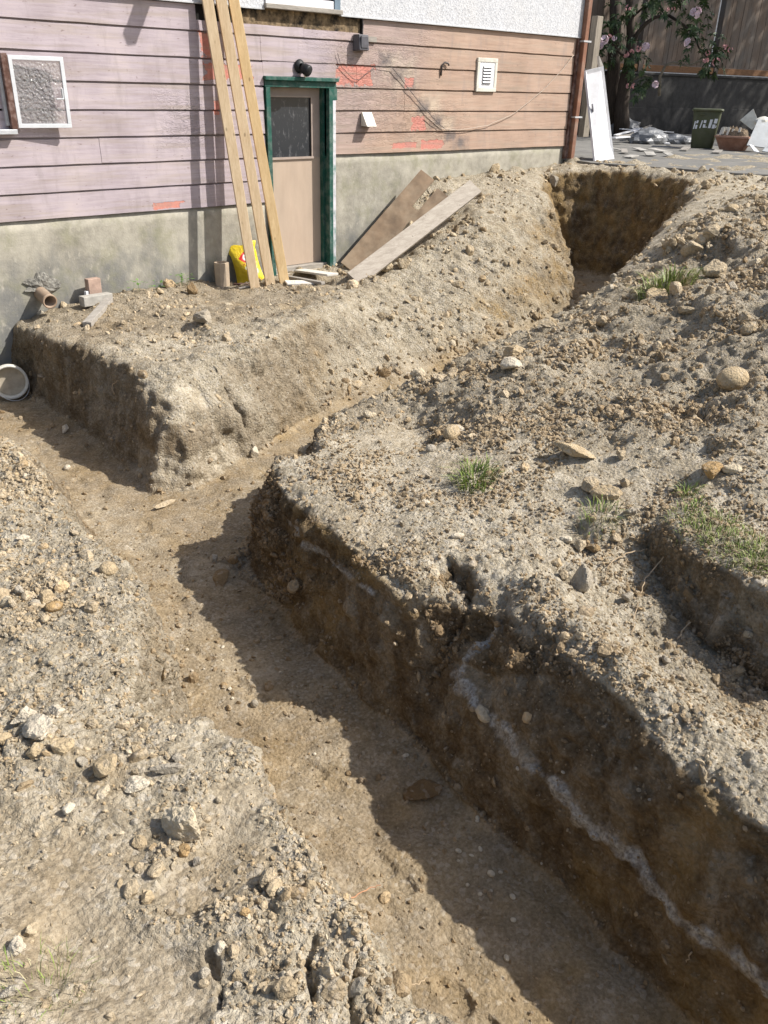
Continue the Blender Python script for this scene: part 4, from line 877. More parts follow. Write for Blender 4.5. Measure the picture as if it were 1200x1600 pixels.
# ------------------------------------------------------------------ leaning lumber
M_PINE = wood_material('pale_pine', (.46, .33, .19), (.66, .52, .345), along=(9, 9, .8), scale=3)
M_PINE2 = wood_material('yellow_pine', (.47, .315, .15), (.66, .49, .27), along=(9, 9, .8), scale=3)
for (bx, bn, tx, ty, lab, mm) in ((-.915, .47, -1.08, 2.98, 'pale two-by-four leaning on the house, leftmost of the three beside the door', M_PINE),
                              (-.715, .46, -.955, 3.05, 'pale two-by-four leaning on the house, middle one of the three beside the door', M_PINE),
                              (-.575, .52, -.815, 2.98, 'yellowish two-by-four leaning on the house, nearest of the three to the door', M_PINE2)):
    z0 = ground_z(bx, -bn) - .02
    o = MB().bar((bx, -bn, z0), (tx, -.05, ty), .098, .04, (-.38, -1, 0)).build('lumber', mm, None, bevel=.003)
    tag(o, lab, 'lumber', 'boards leaning on the wall')

# ------------------------------------------------------------------ panel, plank and scraps beside the door
M_PLY = mat('brown_plywood', (.20, .138, .085), .7, .35, 5, .2, 60, stretch=(1, 1, 1), dirt=(.36, .29, .20), dirtamt=.6, dirtscale=3)
M_PLANK = wood_material('silvered_plank', (.23, .195, .155), (.40, .355, .295), along=(1.2, 6, 6), scale=5)
BL, TL = Vector((.42, -.22, .04)), Vector((1.641,-0.195,0.96)); TR = Vector((2.058,-0.557,0.86))
pu = (TL - BL); PL = pu.length; pu.normalize(); pv = (TR - TL); pv -= pu * pv.dot(pu); pv.normalize(); pw = pu.cross(pv)
if pw.z < 0: pw = -pw
def ppt(u, v, w): return BL + pu * u + pv * v + pw * w
pa = MB()
def pbox(u0, u1, v0, v1, t=.018):
    pa.hexa([ppt(u0, v0, 0), ppt(u1, v0, 0), ppt(u1, v1, 0), ppt(u0, v1, 0), ppt(u0, v0, t), ppt(u1, v0, t), ppt(u1, v1, t), ppt(u0, v1, t)])
PW = .52
pbox(0, PL * .72, 0, PW); pbox(PL * .7205, PL + .02, 0, .20); pbox(PL * .7205, PL - .04, .29, PW)
tag(pa.build('plywood_panel', M_PLY), 'brown plywood panel with an open slot, sloping up beside the green-framed door', 'panel')
ga, gb = Vector((-0.162,-1.141,0.07)), Vector((1.883,-0.865,0.84)); gv = (pv + Vector((0, 0, -.1))).normalized()
gpl = MB().bar(ga, gb, .19, .045, pw).build('plank', M_PLANK, None, bevel=.004); tag(gpl, 'silvery grey plank sloping in front of the brown plywood panel', 'plank')
def flat(a, b, w, t, lift, m, name, label, cat, group=None):
    a, b = Vector(a), Vector(b)
    a.z = ground_z(a.x, a.y) + lift; b.z = ground_z(b.x, b.y) + lift
    return tag(MB().bar(a, b, w, t).build(name, m, None, bevel=.003), label, cat, group)
M_SCRAP = wood_material('whitewashed_scrap', (.50, .46, .40), (.72, .69, .62))
flat((-0.123,-0.165,-0.03), (-0.182,-0.83,-0.02), .14, .022, .05, M_SCRAP, 'scrap_board', 'whitewashed board lying flat before the door sill', 'board')
flat((-0.387,-0.313,-0.03), (-0.379,-0.918,-0.02), .05, .03, .03, M_GREYWOOD, 'scrap_board', 'narrow grey batten lying beside the whitewashed board at the door', 'board')
flat((-0.618,-0.598,-0.04), (-0.357,-0.726,-0.03), .16, .02, .025, M_SCRAP, 'scrap_board', 'short pale board on the soil under the rightmost leaning lumber', 'board')
flat((-1.003,-0.214,-0.04), (-0.909,-0.394,-0.04), .03, .02, .02, M_DARKWOOD, 'stick', 'dark stick on the soil below the yellow bag', 'stick')
flat((-1.065,-0.394,-0.04), (-0.948,-0.44,-0.04), .02, .015, .015, M_GREYWOOD, 'stick', 'short grey stick on the soil in front of the dark stick', 'stick')

# yellow bag with a red eye emblem
def bag_material():
    m, nt, b = NT('yellow_bag_plastic'); co = objco(nt); sx = nd(nt, 'SeparateXYZ', {'Vector': co}); x, z = sx.outputs[0], sx.outputs[2]
    def ell(cx, cz, a, c):
        u = mth(nt, 'DIVIDE', mth(nt, 'SUBTRACT', x, cx), a); v = mth(nt, 'DIVIDE', mth(nt, 'SUBTRACT', z, cz), c)
        return mth(nt, 'LESS_THAN', mth(nt, 'ADD', mth(nt, 'MULTIPLY', u, u), mth(nt, 'MULTIPLY', v, v)), 1.0)
    def lens(cx, cz, a, c):   # pointed almond
        u = mth(nt, 'ABSOLUTE', mth(nt, 'DIVIDE', mth(nt, 'SUBTRACT', x, cx), a)); v = mth(nt, 'ABSOLUTE', mth(nt, 'DIVIDE', mth(nt, 'SUBTRACT', z, cz), c))
        return mth(nt, 'LESS_THAN', mth(nt, 'ADD', mth(nt, 'POWER', u, 1.4), v), 1.0)
    c = ramp(nt, noi(nt, co, 9, 3), [(.3, (.66, .47, .012)), (.7, (.80, .60, .03))])
    c = mix(nt, lens(.005, .262, .075, .058), c, (.62, .03, .025))
    c = mix(nt, ell(.01, .262, .034, .034), c, (.86, .82, .76)); c = mix(nt, ell(.012, .262, .019, .019), c, (.62, .03, .04))
    c = mix(nt, ell(.02, .155, .05, .026), c, (.62, .60, .40)); c = mix(nt, ell(.07, .11, .035, .04), c, (.52, .47, .42))
    row = mth(nt, 'MULTIPLY', ell(.015, .20, .075, .013), mth(nt, 'GREATER_THAN', noi(nt, co, 90, 1), .5)); c = mix(nt, row, c, (.55, .18, .03))
    nt.links.new(c, b.inputs['Base Color']); b.inputs['Roughness'].default_value = .38
    nt.links.new(bmp(nt, noi(nt, co, 16, 4, .6, 1.0), .8, .02), b.inputs['Normal']); return m
bv, bf = [], []; nu, nv_ = 14, 18
for side in (-1, 1):
    for j in range(nv_ + 1):
        for i in range(nu + 1):
            u, v = i / nu, j / nv_; wd = .15 * (1 - .12 * math.sin(v * 3.1)); th = .065 * (math.sin(math.pi * u) ** .6) * (max(0, math.sin(math.pi * min(1, v * .93 + .03))) ** .45)
            x = (u - .5) * 2 * wd + .02 * math.sin(v * 7) * (v > .8); z = v * .40 + .012 * math.sin(u * 9) * v
            y = side * th + .012 * math.sin(5 * u + 7 * v)
            bv.append((x, y, z))
n1 = (nu + 1) * (nv_ + 1)
for s in (0, 1):
    for j in range(nv_):
        for i in range(nu):
            q = [s * n1 + j * (nu + 1) + i, s * n1 + j * (nu + 1) + i + 1, s * n1 + (j + 1) * (nu + 1) + i + 1, s * n1 + (j + 1) * (nu + 1) + i]; bf.append(tuple(q) if s == 0 else tuple(q[::-1]))
bag = link_mesh('bag', bv, bf, bag_material(), None, True)
bag.location = (-.76, -.17, ground_z(-.76, -.17) - .01); bag.rotation_euler = (math.radians(-14), math.radians(-12), math.radians(-26))
tag(bag, 'bright yellow plastic bag with a red eye emblem standing behind the lumber', 'bag')

# clay flue tile, octagonal outside
tx_, ty_ = -1.09, -.13; tz = ground_z(tx_, ty_) - .02
tile = MB().lathe([(.050, .0), (.078, .0), (.078, .25), (.052, .25), (.050, .01)], (tx_, ty_, tz), (0, 0, 1), 8)
tag(tile.build('clay_tile', mat('buff_clay', (.42, .33, .235), .85, .15, 14, .25, dirt=(.30, .26, .2), dirtamt=.5), None, bevel=.003), 'short hollow buff clay tile standing upright by the foundation', 'tile')
# brick, block, stake near the drain pipe
def lump_box(c, s, rot, m, name, label, cat, bevel=.006):
    c = Vector(c); M = Matrix.Rotation(rot[2], 3, 'Z') @ Matrix.Rotation(rot[1], 3, 'Y') @ Matrix.Rotation(rot[0], 3, 'X')
    o = MB().obox(c, M @ Vector((s[0] / 2, 0, 0)), M @ Vector((0, s[1] / 2, 0)), M @ Vector((0, 0, s[2] / 2))).build(name, m, None, bevel=bevel)
    return tag(o, label, cat)
M_BRICK = mat('pinkish_brick', (.36, .255, .20), .9, .2, 16, .5, 50); M_BLOCK = mat('grey_block', (.36, .34, .30), .9, .2, 14, .5, 50)
q = Vector((-2.467,-0.166,0)); q.y = min(q.y, -.05); lump_box((q.x, -.10, ground_z(q.x, -.10) + .09), (.13, .07, .21), (0, .0, .1), M_BRICK, 'brick', 'pinkish brick standing on end against the foundation', 'brick')
q = Vector((-2.507,-0.406,-0.02)); lump_box((q.x, -.22, ground_z(q.x, -.22) + .035), (.30, .09, .09), (0, .02, .12), M_BLOCK, 'wood_block', 'grey block lying in front of the upright brick', 'block')
flat((-2.422,-0.312,-0.05), (-2.86,-0.788,-0.13), .075, .045, .02, M_GREYWOOD, 'wooden_stake', 'grey wooden stake lying towards the trench edge beside the brick', 'stake')
q = Vector((-2.55,-0.043,0)); lump_box((q.x, -.12, ground_z(q.x, -.12) + .05), (.04, .03, .12), (0, .1, .3), M_WHITE, 'wood_chip', 'small white sliver standing left of the pinkish brick', 'chip', .003)
# white bucket on its side, mouth towards the viewer
bc = Vector((-3.46, -.40, -.545)); bd = Vector((-.30, -1, .12)).normalized()
bk = thing('bucket', 'dirty white plastic bucket lying on its side by the foundation', 'bucket', (bc.x, bc.y, -.73))
MB().lathe([(.0, -.30), (.115, -.30), (.138, .0), (.150, -.004), (.150, .016), (.132, .016), (.128, .0), (.105, -.285), (.0, -.285)], bc, bd, 32).build('shell', M_OFFWHITE, bk, True)
MB().lathe([(.138, -.055), (.150, -.053), (.150, -.040), (.139, -.038)], bc, bd, 32).build('rib', M_OFFWHITE, bk, True)
MB().tube([bc + bd * -.03 + Vector((-.15 * math.cos(t), .0, -.0)) + Vector((0, -.02 - .11 * math.sin(t), -.14 * math.sin(t))) for t in [math.pi * k / 10 for k in range(11)]], .003, 5).build('handle', M_FLASH, bk, True)
MB().lathe([(.124, -.03), (.09, -.04), (.05, -.036), (.0, -.042)], bc, bd, 28).build('dried_mud', mat('beige_mud', (.40, .345, .26), .9, .2, 12, .5), bk, True)

# ------------------------------------------------------------------ junk on the yard
dl = [Vector((4.85,-0.39,0.985)), Vector((5.561,-0.221,0.985)), Vector((5.28,-0.023,2.17)), Vector((5.061,0.11,2.109))]
dn = (dl[1] - dl[0]).cross(dl[3] - dl[0]).normalized() * .03
wd_ = thing('leaning_door', 'plain white slab door leaning at the house corner', 'door', dl[0])
MB().hexa([dl[0] - dn, dl[1] - dn, dl[1], dl[0], dl[3] - dn, dl[2] - dn, dl[2], dl[3]]).build('slab', M_WHITE, wd_, bevel=.003)
e = (dl[2] - dl[1]).normalized(); r_ = (dl[2] - dl[3]).normalized()
MB().hexa([dl[2] - dn - r_ * .05, dl[2] - dn, dl[2], dl[2] - r_ * .05, dl[2] - dn * .9 - r_ * .05 + e * .14, dl[2] - dn * .9 - r_ * .035 + e * .13, dl[2] - dn * .1 - r_ * .035 + e * .13, dl[2] - dn * .1 - r_ * .05 + e * .14]).build('splinter', M_SCRAP, wd_)
hc_ = dl[0] + (dl[3] - dl[0]) * .58 + r_ * .045 + dn * .03; MB().bar(hc_ - e * .05, hc_ + e * .05, .035, .01, dn).build('latch_cutout', M_GREYBOX, wd_)
pst = MB().obox((Vector((5.593,0.437,2.684)) + Vector((5.637,0.396,2.057))) / 2 + Vector((0, 0, -.35)), (.07, 0, 0), (0, .05, 0), (0, 0, .78)); tag(pst.build('gate_post', M_GREYWOODZ, None, bevel=.006), 'weathered wooden post standing behind the leaning white door', 'post')
# green bin
M_BIN = mat('olive_bin_plastic', (.070, .076, .038), .5, .15, 8, .12, 30, dirt=(.11, .105, .08), dirtamt=.5, dirtscale=5)
bo = Vector((9.614,0.676,0.985)); ba = math.radians(28)
bx_, by_ = Vector((math.cos(ba), math.sin(ba), 0)), Vector((-math.sin(ba), math.cos(ba), 0))
def rrect(hw, hd, r, n=4):
    out = []
    for cx, cy, a0 in ((hw - r, hd - r, 0), (-hw + r, hd - r, 90), (-hw + r, -hd + r, 180), (hw - r, -hd + r, 270)):
        for k in range(n + 1): t = math.radians(a0 + 90 * k / n); out.append((cx + r * math.cos(t), cy + r * math.sin(t)))
    return out
def bloft(levels, name, m, parent):
    mb = MB(); R = [[bo + bx_ * x + by_ * y + Vector((0, 0, z)) for x, y in rrect(w, d, r)] for w, d, r, z in levels]; n = len(R[0])
    mb.add([p for q in R for p in q], [(i * n + k, i * n + (k + 1) % n, (i + 1) * n + (k + 1) % n, (i + 1) * n + k) for i in range(len(R) - 1) for k in range(n)] + [tuple(range(n))[::-1], tuple((len(R) - 1) * n + k for k in range(n))])
    return mb.build(name, m, parent, True, .004)
bin_ = thing('recycling_bin', 'olive green plastic bin with white stencilled letters against the dark wall', 'bin', bo)
bloft([(.195, .185, .05, .0), (.20, .19, .05, .02), (.255, .24, .06, .60)], 'body', M_BIN, bin_)
bloft([(.275, .26, .06, .601), (.285, .27, .06, .625), (.27, .255, .06, .645)], 'rim', M_BIN, bin_)
M_LET = mat('white_stencil_paint', (.70, .71, .74), .6, .1, 20, 0)
fd = Vector((CAM.x - bo.x, CAM.y - bo.y, 0)).normalized()
face = max([(bx_, by_), (-bx_, -by_), (by_, -bx_), (-by_, bx_)], key=lambda t: t[0].dot(fd))
fN, fT = face; fT = fT if fT.dot(CR) > 0 else -fT
for u0, u1, v0, v1, sl in [(.0, .05, .02, .78, .03), (.09, .17, .58, .84, .02), (.08, .16, .05, .42, .01), (.26, .31, .12, .86, .06), (.41, .51, .62, .90, .0), (.40, .50, .18, .50, .0), (.52, .56, .18, .30, .0), (.62, .73, .16, .98, .05), (.83, .96, .62, 1.06, .02), (.78, .90, .14, .52, .02), (.92, .96, .20, .42, .02)]:
    W_, H_, zc = .40, .17, .31
    def lp(u, v, o): zz = zc + v * H_; hw = .201 + (zz / .60) * .054; return bo + fN * (hw + .004 + o) + fT * ((u - .5) * W_) + Vector((0, 0, zz))
    MB().hexa([lp(u0, v0, 0), lp(u1, v0, 0), lp(u1, v0, .002), lp(u0, v0, .002), lp(u0 + sl, v1, 0), lp(u1 + sl, v1, 0), lp(u1 + sl, v1, .002), lp(u0 + sl, v1, .002)]).build('stencil_mark', M_LET, bin_)
lph = bo + fN * .255 + fT * -.08 + Vector((0, 0, .55)); MB().obox(lph, fT * .05, fN * .012, (0, 0, .018)).build('handle', M_BIN, bin_, bevel=.005)
# terracotta planter full of rubbish
po = Vector((9.529,0.036,0.985)); pr = (Vector((9.561,-0.138,0.985)) - Vector((9.496,0.212,0.985))).normalized(); pf = Vector((-pr.y, pr.x, 0))
pt = thing('planter', 'terracotta trough planter heaped with dry litter beside the green bin', 'planter', po)
def pbx(hw, hd, z): return [po + pr * sx * hw + pf * sy * hd + Vector((0, 0, z)) for sx, sy in ((-1, -1), (1, -1), (1, 1), (-1, 1))]
MB().hexa(pbx(.19, .12, 0) + pbx(.28, .17, .20)).build('tub', mat('terracotta', (.27, .135, .085), .8, .2, 8, .2, dirt=(.36, .26, .2), dirtamt=.5), pt, bevel=.008)
MB().hexa(pbx(.295, .185, .201) + pbx(.30, .19, .235)).build('rim', mat('terracotta_rim', (.36, .21, .15), .8, .2, 8, .2), pt, bevel=.008)
G2 = []; nx = 16
hv, hf = [], []
for j in range(9):
    for i in range(nx + 1):
        u, v = i / nx * 2 - 1, j / 8 * 2 - 1; z = .225 + .15 * max(0, 1 - abs(u) ** 3) * max(0, 1 - abs(v) ** 3) * (.6 + .6 * rnd.random())
        p = po + pr * u * .26 + pf * v * .15; hv.append((p.x, p.y, po.z + z))
for j in range(8):
    for i in range(nx): a = j * (nx + 1) + i; hf.append((a, a + 1, a + nx + 2, a + nx + 1))
link_mesh('dry_litter', hv, hf, mat('dry_litter', (.24, .18, .12), .95, .5, 30, 1, 60, bdist=.03), pt)
for k in range(7):
    c = po + pr * rnd.uniform(-.26, .26) + pf * rnd.uniform(-.15, -.05) + Vector((0, 0, .26 + rnd.uniform(0, .05))); d = Vector((rnd.uniform(-.4, .4), rnd.uniform(-.2, .2), 1)).normalized()
    MB().bar(c - d * .05, c + d * .07, .035, .012, pf).build('shard', M_SCRAP, pt)
# panels, bag, trim strips, plastic heap
def sheet(px4, t, m, name, label, cat, group=None):
    v = [Vector(p) for p in px4]; n = (v[1] - v[0]).cross(v[3] - v[0]).normalized() * t
    return tag(MB().hexa([v[0], v[1], v[1] + n, v[0] + n, v[3], v[2], v[2] + n, v[3] + n]).build(name, m, None, bevel=.002), label, cat, group)
M_PANEL = mat('grey_white_sheet', (.34, .36, .37), .55, .12, 6, .1, dirt=(.25, .24, .22), dirtamt=.5, dirtscale=9)
sheet([(10.538,0.249,1.294), (10.601,0.191,1.434), (10.593,0.334,1.641), (10.443,0.471,1.445)], .015, M_OFFWHITE, 'tile_sheet', 'off-white square sheet tilted on its corner behind the planter', 'sheet')
sheet([(9.352,-0.293,1.081), (9.602,-0.521,1.049), (10.07,-0.407,1.442), (9.815,-0.174,1.484)], .02, M_PANEL, 'grey_panel', 'pale grey panel propped on the right of the planter', 'panel')
sheet([(9.075,-0.717,1.024), (9.279,-0.903,0.992), (9.583,-0.775,1.245), (9.446,-0.649,1.161)], .015, M_PANEL, 'broken_panel', 'broken pale corner of sheet at the right edge before the grey panel', 'panel')
sheet([(9.175,-0.536,1.01), (9.25,-0.605,0.993), (9.337,-0.414,1.089), (9.285,-0.367,1.107)], .012, M_WHITE, 'white_shard', 'white shard lying at the foot of the grey panel', 'shard')
def crumple(c, r, m, name, label, cat, seed, sub=3):
    bm = bmesh.new(); bmesh.ops.create_icosphere(bm, subdivisions=sub, radius=1); V = np.array([v.co[:] for v in bm.verts]); F = [tuple(v.index for v in f.verts) for f in bm.faces]; bm.free()
    d = 1 + .45 * np.abs(fbm(V + seed, .5, 3, seed)) - .25 * np.abs(fbm(V + seed, .22, 2, seed + 3)); V = V * d[:, None] * np.array(r); V[:, 2] = np.maximum(V[:, 2], -.3 * r[2]) + .3 * r[2]
    V = V + np.array(c); return tag(link_mesh(name, V.tolist(), F, m), label, cat)
M_PLASTIC = mat('dusty_plastic_sheet', (.17, .175, .18), .4, .35, 9, .6, 20, spec=.5, dirt=(.12, .12, .12), dirtamt=.6, bdist=.02)
q = (9.776,1.902,0.985); crumple((q[0], q[1], .985), (.42, .34, .20), M_PLASTIC, 'plastic_heap', 'crumpled grey plastic sheeting heaped against the dark wall', 'plastic', 5)
q = (10.417,1.691,0.985); crumple((q[0], q[1], .985), (.34, .28, .13), M_PLASTIC, 'plastic_heap', 'low crumpled plastic heap just left of the green bin', 'plastic', 9)
q = (11.82,3.922,0.985); crumple((q[0], q[1], .985), (.3, .4, .30), M_PLASTIC, 'plastic_heap', 'grey plastic sheeting behind the white trim strips at the shrub foot', 'plastic', 15)
q = (9.991,-0.199,1.454); crumple((q[0], q[1], q[2] - .05), (.17, .14, .10), M_OFFWHITE, 'plastic_bag', 'small cream plastic bag on top of the pale grey panel', 'bag', 21, 2)
k = 0
for a, b, w in (((11.642,3.97,0.985), (13.269,4.596,0.985), .08), ((10.245,2.981,0.985), (11.361,3.097,0.985), .07), ((9.056,2.14,0.985), (9.857,2.27,0.985), .09), ((11.065,3.412,0.985), (13.333,3.517,0.985), .07), ((12.489,3.493,0.985), (9.815,1.508,0.985), .12), ((9.837,2.478,0.985), (13.253,4.06,0.985), .06), ((8.444,1.792,0.985), (8.936,1.805,0.985), .10), ((11.724,3.461,0.985), (10.007,2.222,0.985), .16)):
    a, b = Vector(a), Vector(b); a.z = 1.02 + .045 * (k % 4); b.z = 1.0 + .06 * ((k * 3) % 4); k += 1
    tag(MB().bar(a, b, w, .02).build('trim_strip', M_WHITE if k % 3 else M_GREYWOOD), 'pale trim strip in the loose pile at the foot of the shrub', 'trim', 'trim strips piled on the yard')
M_PAPER = mat('dirty_scrap', (.40, .38, .34), .9, .3, 9, .4)
for i, (c, s) in enumerate((((6.691,0.372,0.985), .16), ((7.542,0.629,0.985), .22), ((7.604,0.304,0.985), .2), ((8.879,0.772,0.985), .15), ((7.068,0.81,0.985), .12), ((6.609,-0.145,0.985), .14), ((8.401,0.303,0.985), .12), ((5.927,-0.251,0.985), .13), ((6.805,-0.358,0.985), .12), ((8.381,-0.296,0.985), .12))):
    a = rnd.random() * 3; d = Vector((math.cos(a), math.sin(a), 0)) * s; c = Vector(c)
    tag(MB().bar(c - d + Vector((0, 0, .02)), c + d + Vector((0, 0, .03 + .03 * rnd.random())), s * rnd.uniform(.5, 1.1), .012).build('flat_scrap', M_PAPER if i % 3 else M_GREYWOOD), 'thin flat scrap lying on the yard concrete', 'scrap', 'flat scraps on the yard')

# ------------------------------------------------------------------ stones and clods
def ico(sub):
    bm = bmesh.new(); bmesh.ops.create_icosphere(bm, subdivisions=sub, radius=1)
    V = np.array([v.co[:] for v in bm.verts]); F = np.array([[v.index for v in f.verts] for f in bm.faces]); bm.free(); return V, F
ICO = {s: ico(s) for s in (1, 2, 3, 4)}
def rock_shape(sub, seed, planes=11, noise=.10, rounded=False):
    V, F = ICO[sub]; r = np.random.default_rng(seed); D = r.normal(size=(planes, 3)); D /= np.linalg.norm(D, axis=1, keepdims=True); off = r.uniform(.48, .92, planes)
    rad = np.ones(len(V))
    if not rounded:
        for d, o in zip(D, off):
            c = V @ d; rad = np.where(c > 1e-3, np.minimum(rad, o / np.maximum(c, 1e-3)), rad)
    q = V * rad[:, None] + seed * 3.1
    rad = rad * (1 + noise * .8 * fbm(q, .5, 3, seed) + (noise * .7 * fbm(q, .2, 3, seed + 9) if sub > 2 else 0))
    P = V * rad[:, None]
    return P * r.uniform(.78, 1.2, 3), F
DRY, TAN, OCH, GREY, PALE, BRN = (.42, .365, .28), (.44, .37, .265), (.41, .30, .17), (.36, .34, .305), (.55, .52, .46), (.24, .18, .11)
def tint_attr(me, col, n):
    at = me.attributes.new('tint', 'FLOAT_COLOR', 'POINT')
    c = np.ones((n, 4), np.float32); c[:, :3] = col; at.data.foreach_set('color', c.ravel())
def place_rock(spec, col, label, shape=(1, 1, .8), seed=1, rounded=False, rough=.1, name='rock', cat='rock', group=None, rot=None, sink=.22, mtl=None):
    x, y, z, d = spec; P, F = rock_shape(4 if d > .06 else 3, seed, 17, rough, rounded)
    P = P * np.array(shape) * d / 2
    o = array_mesh(name, P, F, mtl or M_CLOD, None, rounded); tint_attr(o.data, col, len(P))
    zz = ground_z(x, y, z + .35); o.location = (x, y, max(z - .05, zz) + d / 2 * shape[2] * (1 - 2 * sink)); o.rotation_euler = rot or (rnd.uniform(-.3, .3), rnd.uniform(-.3, .3), rnd.uniform(0, 6))
    return tag(o, label, cat, group)
